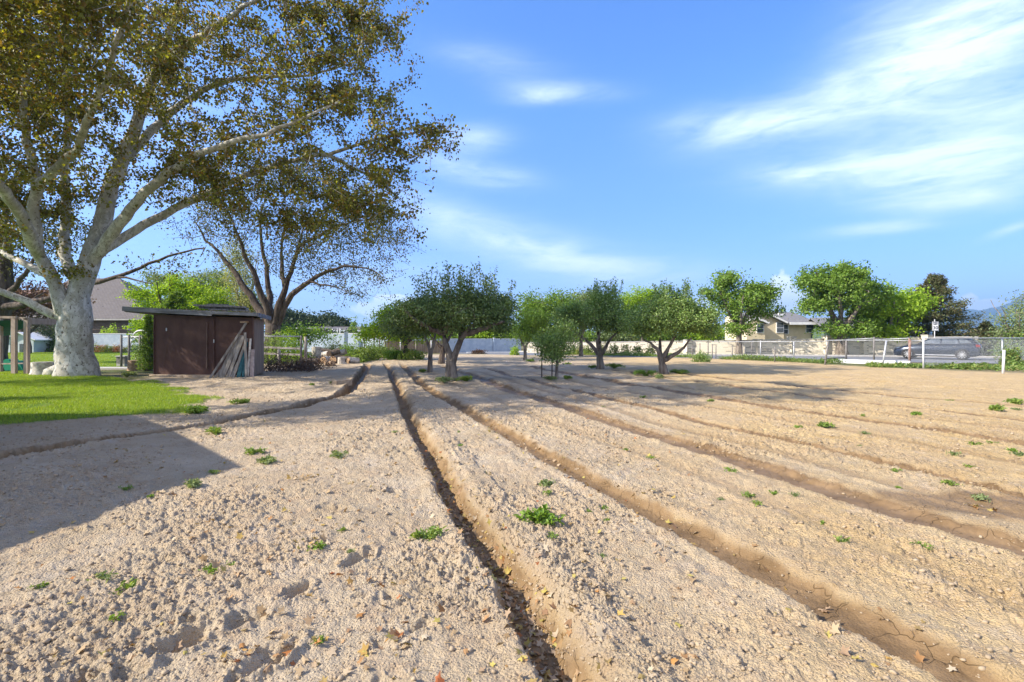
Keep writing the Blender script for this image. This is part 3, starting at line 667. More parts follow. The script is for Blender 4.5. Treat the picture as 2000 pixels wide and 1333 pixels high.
# --- dark tree at the far left with its long bare branch reaching right
Y3 = 29; b3 = P(-15, 700, Y3); b3.z = 0
limbs = [([tuple(b3)]+L3([(-10, 650, 0), (0, 600, 0), (6, 560, 0)], Y3), .55, .5)]
for pts, r0 in [([(6, 560, 0), (12, 500, 0), (8, 440, .5), (20, 380, 1)], .4), ([(0, 600, 0), (60, 592, -1), (140, 572, -1.5), (200, 546, -2), (230, 541, -2), (270, 528, -2), (320, 503, -2), (360, 492, -2), (400, 485, -2)], .22),
                ([(6, 565, 0), (-30, 500, 0), (-60, 420, 0)], .35), ([(5, 590, 0), (30, 560, -.5), (55, 530, -1), (85, 470, -1)], .2), ([(230, 541, -2), (262, 545, -2.2), (300, 556, -2.4)], .07), ([(5, 610, 0), (40, 600, 1), (90, 570, 2)], .16)]:
    limbs.append((L3(pts, Y3), r0, r0*.18))
make_tree('shade_tree', 'dark-trunked tree half out of frame behind the plane tree, one long bare branch reaching right', tuple(b3), limbs,
          [E(-20, 430, Y3, 4.5, 3.5, 3.4), E(90, 470, Y3, 3, 2.5, 2), E(300, 515, Y3-2, 3.6, 1.0, .8)], 330, 7000, .16, LM['dark'], M['dark_bark'], 13, step=.5, rtip=.012, spread=.4, droop=.5)
b = P(55, 690, 47); b.z = 0
make_tree('copper_tree', 'low copper-leaved tree in front of the brown roof at the far left', tuple(b), auto_limbs(b, 1.8, .22, 5, 3, 4.5, np.random.RandomState(3)),
          [E(60, 585, 47, 5, 2.5, 1.9), E(-10, 600, 46, 3, 2, 2)], 200, 8000, .24, LM['redbr'], M['dark_bark'], 14, step=.5, spread=.5)

# --- orchard
GA = 'apple trees in the orchard rows'
def orchard(px, py, label, ell, limbpx, r0, lm, seed, nt=420, nlf=26000, ls=.075, shoots=0, shoot_h=.8, kind='apple_tree', bark='grey_bark', spread=.16, group=GA, step=.16, shell=.45):
    b = G(px, py); b.z = hz(b.x, b.y)-.03; Yb = b.y
    L = []
    for k, pts in enumerate(limbpx):
        q = [tuple(P(x, y, Yb+d)) for (x, y, d) in pts]
        if k == 0: q = [tuple(b)]+q; L.append((q, r0, r0*.85))
        else: L.append((q, r0*.62, r0*.16))
    return make_tree(kind, label, tuple(b), L, [E(x, y+3, Yb+d, rx*.95, ry*.95, rz_*.76) for (x, y, d, rx, ry, rz_) in ell], nt, int(nlf*.8), ls, LM[lm], M[bark], seed,
                     group=group, step=step, rtip=.006, spread=spread, shoots=shoots, shoot_h=shoot_h, shell=shell, up=.2, flare=1.35, aspect=.55, exp=2.2)
orchard(882, 745, 'largest dark apple tree with a forked trunk and upright shoots, nearest the camera',
        [(890, 612, 0, 2.05, 1.9, .74), (815, 606, .3, 1.0, 1.3, .62), (955, 598, 0, 1.0, 1.3, .76), (880, 592, 0, 1.5, 1.4, .5), (800, 628, 0, .8, .9, .35), (970, 628, 0, .8, 1, .4)],
        [[(882, 725, 0), (881, 708, 0)], [(880, 710, 0), (874, 680, 0), (868, 655, .1), (860, 630, .2), (845, 600, .3)], [(884, 708, 0), (893, 680, 0), (904, 655, -.1), (930, 632, -.2), (960, 610, -.2), (990, 590, 0)],
         [(868, 655, 0), (838, 640, -.4), (810, 625, -.8), (790, 605, -1)], [(900, 662, 0), (905, 630, .6), (915, 590, 1)], [(868, 655, 0), (880, 620, -.7), (890, 590, -1)], [(904, 655, 0), (950, 640, -.6), (985, 628, -1)]],
        .20, 'apple', 21, 700, 46000, .085, shoots=46, shoot_h=.85)
orchard(840, 728, 'slim pale-barked young apple tree with a Y trunk just left of the big forked one',
        [(822, 622, 0, 1.5, 1.2, .75), (790, 640, 0, 1, 1, .5)], [[(840, 700, 0), (841, 690, 0)], [(841, 690, 0), (835, 672, 0), (825, 645, 0), (810, 620, 0)], [(841, 690, 0), (849, 672, .1), (850, 640, .2), (845, 610, .3)]],
        .105, 'apple', 22, 260, 15000, .085)
orchard(862, 711, 'leaning dark apple trunk set back between the young tree and the blue wall',
        [(850, 620, 0, 2.2, 1.5, .9)], [[(861, 695, 0), (866, 680, 0)], [(866, 682, 0), (850, 668, 0), (835, 650, 0)], [(866, 682, 0), (880, 655, 0), (890, 630, 0)]], .16, 'apple', 23, 260, 13000, .1, step=.25, bark='dark_bark')
orchard(1172, 722, 'round-crowned apple tree in mid orchard with a dark vase-shaped trunk, second from the right',
        [(1165, 612, 0, 1.75, 1.6, .82), (1115, 608, .2, .9, 1.1, .6), (1205, 625, 0, 1.0, 1.2, .62), (1180, 588, 0, 1.0, 1.0, .5)],
        [[(1173, 705, 0), (1171, 696, 0)], [(1171, 697, 0), (1160, 680, 0), (1148, 667, 0), (1130, 655, .2), (1115, 640, .3)], [(1172, 696, 0), (1172, 675, 0), (1168, 650, .4), (1160, 620, .6)],
         [(1173, 697, 0), (1182, 680, 0), (1190, 665, -.1), (1210, 645, -.3)], [(1172, 697, 0), (1165, 672, -.4), (1175, 640, -.8)]], .165, 'apple2', 24, 620, 36000, .09, shoots=22, shoot_h=.6)
orchard(1296, 730, 'wide apple tree with low spreading limbs at the right end of the orchard',
        [(1305, 620, 0, 1.75, 1.6, .78), (1255, 630, .2, .9, 1.0, .5), (1360, 618, 0, .95, 1.2, .72), (1310, 592, 0, 1.2, 1.1, .5), (1385, 645, 0, .5, .7, .4)],
        [[(1295, 715, 0), (1292, 705, 0)], [(1291, 706, 0), (1287, 690, 0), (1284, 680, 0), (1272, 672, 0), (1255, 662, .2)], [(1292, 706, 0), (1300, 690, 0), (1308, 676, 0), (1320, 650, 0)],
         [(1296, 706, 0), (1312, 696, -.1), (1330, 686, -.2), (1350, 660, -.3)], [(1291, 706, 0), (1289, 676, .5), (1292, 645, .8)], [(1296, 706, 0), (1305, 680, .6), (1322, 655, 1)]], .165, 'apple2', 25, 650, 37000, .088, shoots=24, shoot_h=.6)
orchard(1087, 742, 'small staked sapling with a low loose crown left of the vase-shaped apple tree',
        [(1090, 668, 0, .75, .7, .62), (1065, 670, 0, .55, .5, .5), (1080, 690, 0, .6, .5, .28), (1100, 640, .2, .45, .5, .45)],
        [[(1087, 720, 0), (1088, 712, 0)], [(1088, 712, 0), (1085, 690, 0), (1078, 665, 0)], [(1088, 714, 0), (1096, 700, 0), (1104, 680, 0)], [(1088, 712, 0), (1090, 680, .1), (1096, 650, .1)]], .055, 'apple2', 26, 160, 6500, .075, kind='sapling', step=.12)
orchard(1025, 704, 'thin light green young tree at the far left of the clearing by the blue wall',
        [(1030, 640, 0, .95, .8, 1.0), (1045, 620, 0, 1.2, 1, .9)], [[(1026, 690, 0), (1025, 680, 0)], [(1025, 680, 0), (1018, 670, 0), (1015, 655, 0)], [(1025, 680, 0), (1033, 668, 0), (1040, 650, 0)]], .11, 'mid', 27, 200, 9000, .11, step=.2)
def bgtree(kind, label, px, pyb, Y, ht, r, ells, nt, nlf, ls, lm, bark, seed, nlimb=6, group=None, **kw):
    b = P(px, pyb, Y); b.z = 0
    e = [E(x, y, Y+d, rx, ry, rz_) for (x, y, d, rx, ry, rz_) in ells]
    top = max(q[0][2]+q[1][2]*.4 for q in e); reach = max(q[1][0] for q in e)*.8
    kw.setdefault('step', .5); kw.setdefault('spread', .30); nlf = int(nlf*.8)
    return make_tree(kind, label, tuple(b), auto_limbs(b, ht, r, nlimb, reach, top, np.random.RandomState(seed)), e, nt, nlf, ls, LM[lm], M[bark], seed, group=group, rtip=.012, **kw)
bgtree('peach_tree', 'bright lime-green fruit tree beside the pergola, partly behind the big apple tree', 792, 700, 33, 1.0, .17,
       [(785, 642, 0, 2.4, 1.8, 1.05), (745, 640, 0, 1.5, 1.3, .85), (790, 612, 0, 1.9, 1.4, .8), (715, 655, 0, .8, .8, .4), (840, 640, 0, 1.5, 1.2, .9)], 350, 17000, .13, 'lime', 'dark_bark', 30, step=.3, spread=.25)
GB = 'leafy trees beyond the orchard'
bgtree('leafy_tree', 'pale green leafy tree filling the gap between the two middle apple trees', 1075, 700, 38, 1.4, .16, [(1070, 618, 0, 2.4, 2, 1.5), (1040, 606, 0, 1.6, 1.5, 1.2), (1100, 592, 0, 1.4, 1.4, 1.0), (1050, 655, 0, 1.6, 1.2, .9)], 300, 16000, .15, 'mid', 'grey_bark', 31, group=GB)
bgtree('leafy_tree', 'dusty sage-green tree whose top shows left above the vase-shaped apple tree', 1135, 700, 40, 1.4, .16, [(1130, 605, 0, 2.2, 2, 1.2), (1160, 590, 0, 1.6, 1.5, .7), (1110, 640, 0, 1.6, 1.5, 1.2)], 260, 12000, .15, 'sage', 'grey_bark', 32, group=GB)
bgtree('leafy_tree', 'yellow-green tree peeping up between the two right-hand apple trees', 1255, 694, 50, 1.6, .18, [(1245, 588, 0, 2.0, 2, 1.5), (1278, 582, 0, 1.6, 1.5, 1.2), (1225, 600, 0, 1.3, 1.3, 1.0), (1255, 640, 0, 2.2, 1.5, 1)], 260, 13000, .16, 'lime', 'grey_bark', 33, group=GB)
bgtree('street_tree', 'tall airy street tree leaning left of the cream house', 1443, 695, 43.3, 1.9, .3, [(1450, 590, 0, 2.9, 2.4, 1.7), (1420, 548, 0, 1.3, 1.5, .9), (1495, 575, 0, 1.4, 1.5, 1.3), (1385, 575, 0, 1.0, 1, .5), (1440, 640, 0, 1.6, 1.5, .7), (1515, 605, 0, .9, .9, .4)], 420, 17000, .20, 'mid', 'grey_bark', 34, spread=.26)
bgtree('street_tree', 'broad tall street tree in front of the right end of the cream house', 1645, 696, 41.3, 2.0, .42, [(1640, 575, 0, 3.0, 2.6, 2.1), (1600, 550, 0, 1.8, 1.8, 1.2), (1650, 535, 0, 2.0, 1.8, 1.0), (1700, 570, 0, 1.8, 1.8, 1.3), (1575, 600, 0, 1.2, 1.2, .6), (1650, 645, 0, 2.6, 2, .8)], 560, 27000, .20, 'mid', 'grey_bark', 35, spread=.27)
bgtree('street_tree', 'dense bright green tree between the broad street tree and the spruce', 1735, 690, 42, 1.6, .35, [(1735, 620, 0, 2.8, 2.3, 1.8), (1770, 590, 0, 1.8, 1.8, 1.6), (1720, 655, 0, 2.4, 2, .7), (1700, 600, .5, 2.0, 2, 1.6)], 480, 26000, .20, 'lime', 'grey_bark', 36, spread=.28)
bgtree('leafy_tree', 'small grey-green tree cut by the right edge of the picture, thin pale branches showing', 1992, 700, 33, .8, .12, [(1995, 625, 0, 1.5, 1.3, .9), (2050, 600, 0, 2, 2, 1.5), (1965, 660, 0, 1.2, 1.2, .6)], 170, 5500, .13, 'sage', 'grey_bark', 37, spread=.3)
bgtree('maple_tree', 'bright green maple rising behind the left end of the shed roof', 330, 690, 36, 1.5, .22, [(268, 575, 0, .9, 1, .6), (300, 600, 0, 1.3, 1.6, .9), (395, 580, 0, 1.7, 1.6, 1.1), (355, 555, 0, 1.1, 1.3, .7), (425, 610, 0, 1.3, 1.4, .9), (285, 640, -1, 1.0, 1.2, 1.0), (440, 575, 0, .7, .8, .5), (320, 565, 0, .6, .8, .5)], 420, 15000, .15, 'lime', 'dark_bark', 38, spread=.2)
bgtree('leafy_tree', 'hazy olive tree behind the maple, its top showing above the shed roof', 380, 690, 45, 1.5, .22, [(370, 560, 0, 2.6, 2, 1.7), (310, 550, 0, 1.5, 1.5, 1.1), (430, 550, 0, 1.8, 1.6, 1.3)], 300, 9000, .17, 'sage', 'dark_bark', 380, spread=.3)
bgtree('birch_tree', 'pale silvery birch seen through the stems of the dark shade tree', 478, 690, 38, 3, .16, [(475, 570, 0, 1.7, 1.6, 2.6), (460, 500, 0, 1.3, 1.3, 1.6), (505, 600, 0, 1.6, 1.5, 1.6)], 300, 12000, .12, 'birch', 'birch', 39)
bgtree('leafy_tree', 'low spreading green tree below the birch, behind the shed roof', 425, 690, 44, 1.4, .2, [(430, 600, 0, 3.5, 2.5, 2.4), (600, 655, 2, 3, 2, .9)], 240, 10000, .2, 'mid', 'grey_bark', 40)
GX = 'tree tops showing above the far wall'
for k, (px_, py_, hw_, lm_, lb_) in enumerate([(885, 640, 45, 'mid', 'tree top beyond the blue-grey wall seen between the fork of the dark apple tree'), (945, 646, 40, 'lime', 'low bright tree top above the middle of the blue-grey wall'), (1000, 640, 42, 'mid', 'tree top above the right end of the blue-grey wall'),
        (1110, 648, 60, 'mid', 'low tree top beyond the wall left of the vase-shaped trunk'), (1205, 650, 55, 'sage', 'low tree top beyond the wall right of the vase-shaped trunk'), (1300, 646, 55, 'mid', 'low tree top beyond the wall behind the wide apple trunk'), (1380, 640, 45, 'lime', 'bright tree top beyond the wall left of the leaning street tree'),
        (640, 652, 60, 'ever', 'dark tree mass low behind the far house'), (760, 650, 50, 'mid', 'tree top low behind the lime fruit tree')]):
    bgtree('background_tree', lb_, px_, 665, 64, 1.0, .15, [(px_, (py_+672)/2-2, 0, hw_*.064, 2, (672-py_)*.034)], 130, 6500, .26, lm_, 'dark_bark', 300+k, group=GX, step=.9, spread=.45)
rsx = np.random.RandomState(8)
GF = 'dark evergreens on the skyline behind the far house'
for k, (px, py, hw, lab) in enumerate([(580, 612, 30, 'tallest dark evergreen on the skyline, nearest the shade tree'), (617, 620, 20, 'second dark evergreen on the skyline above the grey roof end'), (645, 622, 16, 'small dark evergreen in the middle of the skyline group'),
                                  (662, 630, 18, 'round dark tree at the right end of the skyline group'), (556, 625, 22, 'dark evergreen mostly hidden behind the shade tree trunk')]):
    bgtree('evergreen_tree', lab, px, 668, 95, 1.5, .3, [(px, (py+650)/2, 0, hw*.095, 2.2, (668-py)*.05)], 120, 5000, .42, 'ever', 'dark_bark', 50+k, group=GF, step=1.2, spread=.6)
bgtree('poplar_tree', 'narrow pale green poplar standing right of the far house roof', 690, 672, 70, 1, .12, [(690, 640, 0, .5, .5, 1.6), (687, 655, 0, .9, .8, .8)], 60, 1800, .2, 'mid', 'grey_bark', 58, spread=.2)
# conifers
def conifer(kind, label, px, Y, ytop, halfpx, lm, seed, nl=15000, ls=.22, zlow=.5, gap=.5, group=None, cat='conifer', tr=.16, rag=.3):
    rs = np.random.RandomState(seed); b = P(px, HZ, Y); b.z = 0; H = CAMH+(HZ-ytop)/F*Y; Rm = halfpx/F*Y
    root = thing(kind, label, cat, tuple(b), group=group); t = MB(); t.tube([(0, 0, 0), (.03, 0, H*.5), (0, .02, H*.97)], [tr, tr*.6, .02], 8)
    cen = []; z = zlow
    while z < H*.97:
        fr = (z-zlow)/(H-zlow); rr = Rm*(1-fr)**.9*(.8 if fr < .08 else 1)
        nb = max(4, int(7*(1-fr)+3)); th0 = rs.uniform(0, 6)
        for q in range(nb):
            th = th0+2*math.pi*q/nb+rs.uniform(-.25, .25); L = rr*rs.uniform(1-rag, 1.08)+.08
            e = Vector((math.cos(th)*L, math.sin(th)*L, z+.1*L)); t.tube([(0, 0, z-.05*L), (e.x*.5, e.y*.5, z+.02*L), tuple(e)], [.035*(1-fr)+.01, .02, .006], 3, False)
            k = int(nl/ (H/gap) / nb * (rr/Rm+.25)*1.1)+3
            u = rs.uniform(.12, 1.03, k)**.8
            side = rs.normal(size=k)*.20*L*np.sqrt(u)*(1.1-.5*u)
            cen.append(np.stack([e.x*u-math.sin(th)*side, e.y*u+math.cos(th)*side, z+.1*L*u-.10*np.abs(side)+rs.normal(size=k)*.22*gap], 1))
        z += gap*rs.uniform(.75, 1.2)*(1-.4*fr)
    t.build('trunk', M['grey_bark'], root)
    v, f = leaves(np.vstack(cen), ls, rs, .5, aspect=.35); mesh_obj('crown', v, f, LM[lm], root)
    return root
conifer('spruce_tree', 'tall brownish spruce with tiered branches behind the speed sign and parked car', 1826, 43, 533, 112, 'spruce', 61, 27000, .19, .8, .72, rag=.55, tr=.2)
conifer('spruce_tree', 'low spreading dark conifer in the gap right of the tall spruce', 1925, 42, 632, 60, 'spruce', 62, 9000, .22, .2, .35)
conifer('spruce_tree', 'dark pointed conifer behind the left half of the shed roof', 342, 29, 566, 80, 'mid', 63, 20000, .13, .3, .28, rag=.25)
conifer('arborvitae', 'narrow bright green arborvitae squeezed against the left end of the shed', 290, 22.3, 612, 17, 'mid', 64, 9000, .07, .1, .12, cat='shrub', rag=.1)

def bush(kind, label, c, rx, ry, h, n, ls, lm, seed, cat='shrub', group=None, zb=0., stems=5, parts=True):
    rs = np.random.RandomState(seed); root = thing(kind, label, cat, (c[0], c[1], zb), group=group)
    d = rs.normal(size=(n, 3)); d /= np.linalg.norm(d, axis=1, keepdims=True); d[:, 2] = np.abs(d[:, 2])
    l = 1+.22*np.sin(d[:, 0]*6+seed)*np.cos(d[:, 1]*5+seed*2)+.12*np.sin(d[:, 2]*9+seed)
    p = d*(rs.uniform(.15, 1, n)**.45*l)[:, None]*np.array([rx, ry, h])
    v, f = leaves(p, ls, rs, .3); mesh_obj('foliage', v, f, LM[lm], root)
    t = MB()
    for k in range(stems):
        th = rs.uniform(0, 6.3); t.tube([(0, 0, -.03), (math.cos(th)*rx*.25, math.sin(th)*ry*.25, h*.4), (math.cos(th)*rx*.55, math.sin(th)*ry*.55, h*.8)], [.02, .012, .005], 4, False)
    t.build('stem', M['dark_bark'], root)
    return root

# ------------------------------------------------------------------ roads, paths, far terrain
def sheet(name, pts, z, m, kind='structure', label=None):
    """flat strip between two lists of points (near edge, far edge)"""
    a, b = pts; n = len(a); vs = [(x, y, z) for x, y in a]+[(x, y, z) for x, y in b]
    o = mesh_obj(name, [Vector(v) for v in vs], [(i, i+1, n+i+1, n+i) for i in range(n-1)], m); return tag(o, kind=kind)
road_n = [(-6, 47), (2, 42), (8, 39), (12.3, 36.4), (16.5, 33.6), (21, 31.2), (27, 28.6), (45, 20)]
road_f = [(-4, 56), (4.5, 49.2), (10, 46), (14.5, 42.8), (20, 41.2), (27.2, 39.4), (36.2, 36.8), (60, 29)]
sheet('road', (road_n, road_f), .006, M['asphalt'])
verge = mat('verge_dry_grass', (.20, .17, .05), (.34, .29, .12), 2.5, .95, .02, 30)
sheet('verge', ([(x+.1, y) for x, y in road_f], [(x+.3, y+1.6) for x, y in road_f]), .035, verge)
kb = MB()
for i in range(len(road_f)-1): kb.bar((road_f[i][0], road_f[i][1], .05), (road_f[i+1][0], road_f[i+1][1], .05), .16, .13)
tag(kb.build('kerb', M['conc']), kind='structure')
path = MB(); path.box((-23.5, 23.75, .02), (13, .95, .1)); path.box((-15.3, 23.9, .02), (3.0, .95, .1)); tag(path.build('garden_path', M['conc']), kind='structure')
# distant mountains
mxs = np.linspace(-1500, 4200, 150); my = np.linspace(0, 1, 24)
ridge = np.interp(mxs, [-1500, 2500, 3050, 3300, 3560, 3720, 3900, 4050, 4200], [0, 0, 60, 190, 238, 236, 250, 300, 420])
mv = []
for k, u in enumerate(my):
    prof = math.sin(u*math.pi)**.8
    fx = mxs*(1+.0*u); nz = fbm(mxs/260., np.full_like(mxs, u*4), 5, 5)
    hgt = ridge*prof*(1+.35*nz*(1-abs(2*u-1)*.2))
    mv.append(np.stack([mxs+u*0, np.full_like(mxs, 3500.)+u*1100, hgt-8], 1))
mv = np.vstack(mv); n = len(mxs); ii, jj = np.meshgrid(np.arange(23), np.arange(n-1), indexing='ij')
M['mountain'] = mat('forested_slope', (.02, .05, .06), (.06, .08, .09), .006, .95)
tag(mesh_obj('mountains', mv, np.stack([ii*n+jj, ii*n+jj+1, (ii+1)*n+jj+1, (ii+1)*n+jj], -1).reshape(-1, 4), M['mountain'], smooth=True), kind='structure')

# ------------------------------------------------------------------ shed
A_, B_ = Vector((-13.62, 19.46, 0)), Vector((-9.63, 19.08, 0)); dv = Vector((-.63, 2.1, 0)); C_, D_ = B_+dv, A_+dv
fd = (B_-A_).normalized(); fn = Vector((fd.y, -fd.x, 0))
zl, zr = 2.33, 2.19
shed = thing('shed', 'small dark brown wooden shed with a flat sloping roof and a peeling door', 'shed', tuple(A_))
def loc(v): return Vector(v)-A_
sb = MB()
for p, q, zp, zq in [(A_, B_, zl, zr), (B_, C_, zr, zr+.02), (D_, A_, zl+.02, zl), (C_, D_, zr+.02, zl+.02)]:
    nrm = (q-p).cross(Vector((0, 0, 1))).normalized(); a, b = loc(p), loc(q)
    poly = [a+Vector((0, 0, .03)), b+Vector((0, 0, .03)), b+Vector((0, 0, zq)), a+Vector((0, 0, zp))]
    if p is B_:
        sidewall = MB().prism(poly, (0, 0, 0), -nrm*.04).build('side_wall', mat('weathered_siding', (.20, .13, .09), (.32, .23, .16), 9, .9, .004, 30, stretch=(1, 1, .1)), shed); continue
    sb.prism(poly, (0, 0, 0), -nrm*.04)
sb.build('wall', M['brown_paint'], shed)
def onf(px, z, out=0):
    """point on the shed front at picture column px"""
    t = ((px-1000)/F*A_.y-A_.x)/(fd.x-(px-1000)/F*fd.y); return A_+fd*t+fn*out+Vector((0, 0, z))-A_
rf = MB(); ovl = -1.05; ovr = .22
ra, rb = loc(A_)+fd*ovl, loc(B_)+fd*ovr; zs = lambda t: 2.47-.028*t*1.0
def rp(t, back, z): return fd*t+dv.normalized()*back+Vector((0, 0, z))
W_ = (B_-A_).length
poly = [rp(ovl, -.32, zl+.14), rp(W_+ovr, -.32, zr+.10), rp(W_+ovr, 2.5, zr+.10), rp(ovl, 2.5, zl+.14)]
rf.prism(poly, (0, 0, -.05), (0, 0, .02)); roof = rf.build('roof', mat('tar_roof', (.10, .09, .08), (.17, .16, .14), 8, .95, .01), shed)
fb = MB(); t1 = 2.45
def zf(t): return zl+.14+(zr-zl-.04)*(t/W_)
fb.bar(rp(-1.12, -.345, zf(-1.12)+.02), rp(t1, -.345, zf(t1)-.02), .035, .17); fb.bar(rp(t1-.25, -.365, zf(t1)+.035), rp(W_+ovr, -.365, zf(W_+ovr)+.02), .035, .115)
fb.build('fascia', M['wood_flat'], shed)
MB().bar(rp(W_+ovr+.02, -.345, zf(W_)-.0), rp(W_+ovr+.02, 2.5, zf(W_)-.03), .035, .15).build('end_fascia', M['wood_flat'], shed)
dr = MB(); p0, p1 = onf(326, 0, .02), onf(420, 0, .02); c = (p0+p1)/2
dr.box(c+Vector((0, 0, 1.11)), ((p1-p0).length, .035, 2.10), math.atan2(fd.y, fd.x))
door = dr.build('door', M['brown_paint'], shed)
MB().bar(onf(406.5, .30, .05), onf(406.5, 2.02, .05), .10, .03, (1, 0, 0)).build('batten', mat('faded_batten', (.12, .075, .06), (.2, .14, .11), 9, .8, stretch=(1, 1, .2)), door)
for px_, z_ in ((327, 1.76), (419.5, 1.32)): MB().box(onf(px_, z_, .05), (.035, .02, .12), math.atan2(fd.y, fd.x)).build('hinge', M['metal'], door)
for px_ in (302, 494): MB().bar(onf(px_, .04, .012), onf(px_, 2.22, .012), .07, .03, (1, 0, 0)).build('corner_board', M['brown_paint'], shed)
MB().bar(onf(300, .0, .06), onf(420, -.0, .12), .3, .12).build('sill', mat('bare_sill', (.4, .3, .2), (.5, .4, .3), 8, .9), shed)
MB().box(onf(480, 2.03, .07), (.3, .1, .06), math.atan2(fd.y, fd.x)).build('bracket', M['log_end'], shed)
rng = random.Random(4)
# salvaged boards lying on the roof
for k, (ta, tb, bk, z_, th, lb) in enumerate([(1.55, 3.55, .35, .30, .07, 'long grey board lying on the shed roof, topmost of the loose boards'), (1.7, 3.6, .6, .24, .10, 'thick brown plank on the shed roof behind the topmost board'),
                                         (2.2, 3.75, .2, .15, .05, 'short thin board lying lowest on the shed roof by the right edge'), (1.9, 2.7, 1.0, .36, .09, 'stubby weathered block at the back of the boards on the shed roof')]):
    a, b = A_+rp(ta, bk, zf(ta)+z_), A_+rp(tb, bk+.15, zf(tb)+z_+.01); m = MB()
    for s in range(5):
        u, v = s/5, (s+1)/5; m.bar(a.lerp(b, u)+Vector((0, 0, rng.uniform(-.008, .008))), a.lerp(b, v)+Vector((0, 0, rng.uniform(-.008, .008))), .2, th)
    tag(m.build('roof_board', M['wood_grey']), lb, 'board', 'loose boards on the shed roof')
rfl = np.random.RandomState(4); k = 900
tt = rfl.uniform(-.6, W_, k); bb = np.abs(rfl.normal(size=k))*.5-.3; cen = np.array([list(A_+rp(t, min(b, 2.3), zf(t)+.03+rfl.uniform(0, .05))) for t, b in zip(tt, bb)])
v, f = leaves(cen, .09, rfl, 1.2); tag(mesh_obj('roof_litter', v, f, LM['litter']), 'drift of dry fallen leaves on the shed roof', 'leaf litter', kind='stuff')
# planks leaning on the shed
GP = 'boards and poles leaning on the shed front'
for k, (x0, x1, y1, w_, t_, mm, lb) in enumerate([
    (429, 484, 631, .075, .05, 'wood_grey', 'longest pole leaning steeply left, reaching almost to the shed eave'),
    (436, 461, 690, .07, .04, 'wood_grey', 'short grey batten at the left foot of the leaning boards'),
    (443, 468, 657, .10, .03, 'wood_grey', 'grey board leaning behind the longest pole'),
    (452, 474, 655, .13, .03, 'wood_grey', 'wide knotty board in the middle of the leaning boards'),
    (461, 480, 656, .12, .03, 'wood_grey', 'darker knotty board right of the widest one'),
    (465, 474, 706, .16, .035, 'log_grey', 'short broad pale offcut standing in front of the leaning boards'),
    (471, 488, 661, .09, .03, 'wood_grey', 'pale board crossing in front of the teal board'),
    (480, 487, 668, .13, .02, 'tealb', 'dark teal painted board among the leaning boards'),
    (488, 485, 672, .10, .02, 'tealb', 'narrow teal painted strip right of the wider teal board'),
    (496, 485, 650, .085, .03, 'wood_grey', 'grey board leaning to the left at the right end of the boards'),
    (497, 496, 662, .07, .03, 'log_grey', 'upright pale batten at the right end of the leaning boards'),
    (504, 500, 683, .16, .02, 'pinkb', 'short pinkish offcut against the shed corner')]):
    if mm == 'tealb' and mm not in M: M[mm] = mat('faded_teal_board', (.01, .07, .09), (.03, .12, .14), 8, .7)
    if mm == 'pinkb' and mm not in M: M[mm] = mat('pinkish_board', (.3, .24, .23), (.45, .37, .35), 8, .8)
    out0 = .55-.03*(k % 3)-.02*k*.5; a = onf(x0, .0, out0)+A_; b = onf(x1, 0, .09+.012*k)+A_; b.z = CAMH+(HZ-y1)/F*b.y; a.z = hz(a.x, a.y)-.02
    m = MB(); n = 6
    for s in range(n):
        m.bar(a.lerp(b, s/n), a.lerp(b, (s+1)/n), w_*(1+rng.uniform(-.05, .05)), t_, (0, 1, 0.3))
    tag(m.build('plank' if k else 'pole', M[mm]), lb, 'plank' if k else 'pole', GP)

# ------------------------------------------------------------------ logs and stumps
def stump(px, py, rpx, hpx, label, m='log_grey', lean=(0, 0), name='log_round', cat='log', group=None, flare=1.12, endm='log_end', Y=None, seed=0):
    b = G(px, py) if Y is None else Vector(((px-1000)/F*Y, Y, 0)); b.z = hz(b.x, b.y)-.03; k = b.y/F; r, h = rpx*k, hpx*k
    rr = random.Random(seed+int(px)); t = thing(name, label, cat, tuple(b), group=group)
    n = 18; vs = []; rg = [1+rr.uniform(-.07, .07) for _ in range(n)]
    for q, (u, s) in enumerate([(0, flare), (.25, 1.03), (.6, .98), (1, 1.0)]):
        vs += [(math.cos(2*math.pi*i/n)*r*s*rg[i]+lean[0]*h*u, math.sin(2*math.pi*i/n)*r*s*rg[i]+lean[1]*h*u, h*u) for i in range(n)]
    fs = [(q*n+i, q*n+(i+1) % n, (q+1)*n+(i+1) % n, (q+1)*n+i) for q in range(3) for i in range(n)]
    MB().add(vs, fs, True).build('bark', M[m], t)
    top = [(x*.97+lean[0]*h*.03, y*.97, z+.004) for x, y, z in vs[-n:]]
    MB().add(top, [tuple(range(n))]).build('cut_face', M[endm], t)
    return t
stump(85, 733, 18, 26, 'pale tree stump on the grass just left of the plane tree trunk', name='tree_stump', cat='stump', flare=1.2, endm='log_grey')
MB2 = MB().tube([P(100, 731, 19.5), P(113, 722, 19.3), P(122, 712, 19.1)], [.28, .2, .1], 9); tag(MB2.build('root_burl', M['plane_bark']), 'mottled root burl bulging between the stump and the plane tree', 'root')
stump(262, 724, 11, 21, 'upright tan log round by the garden gate post', m='log_end', name='log_round', endm='log_end')
stump(287, 722, 12, 19, 'tan log round tipped against the shed corner', m='log_end', lean=(-.5, .2))
stump(618, 708, 8.5, 31, 'tall white bleached log standing in the woodpile', m='log_grey', endm='log_grey')
stump(667, 712, 7, 14, 'short white stump at the right end of the woodpile', m='log_grey', endm='log_grey')
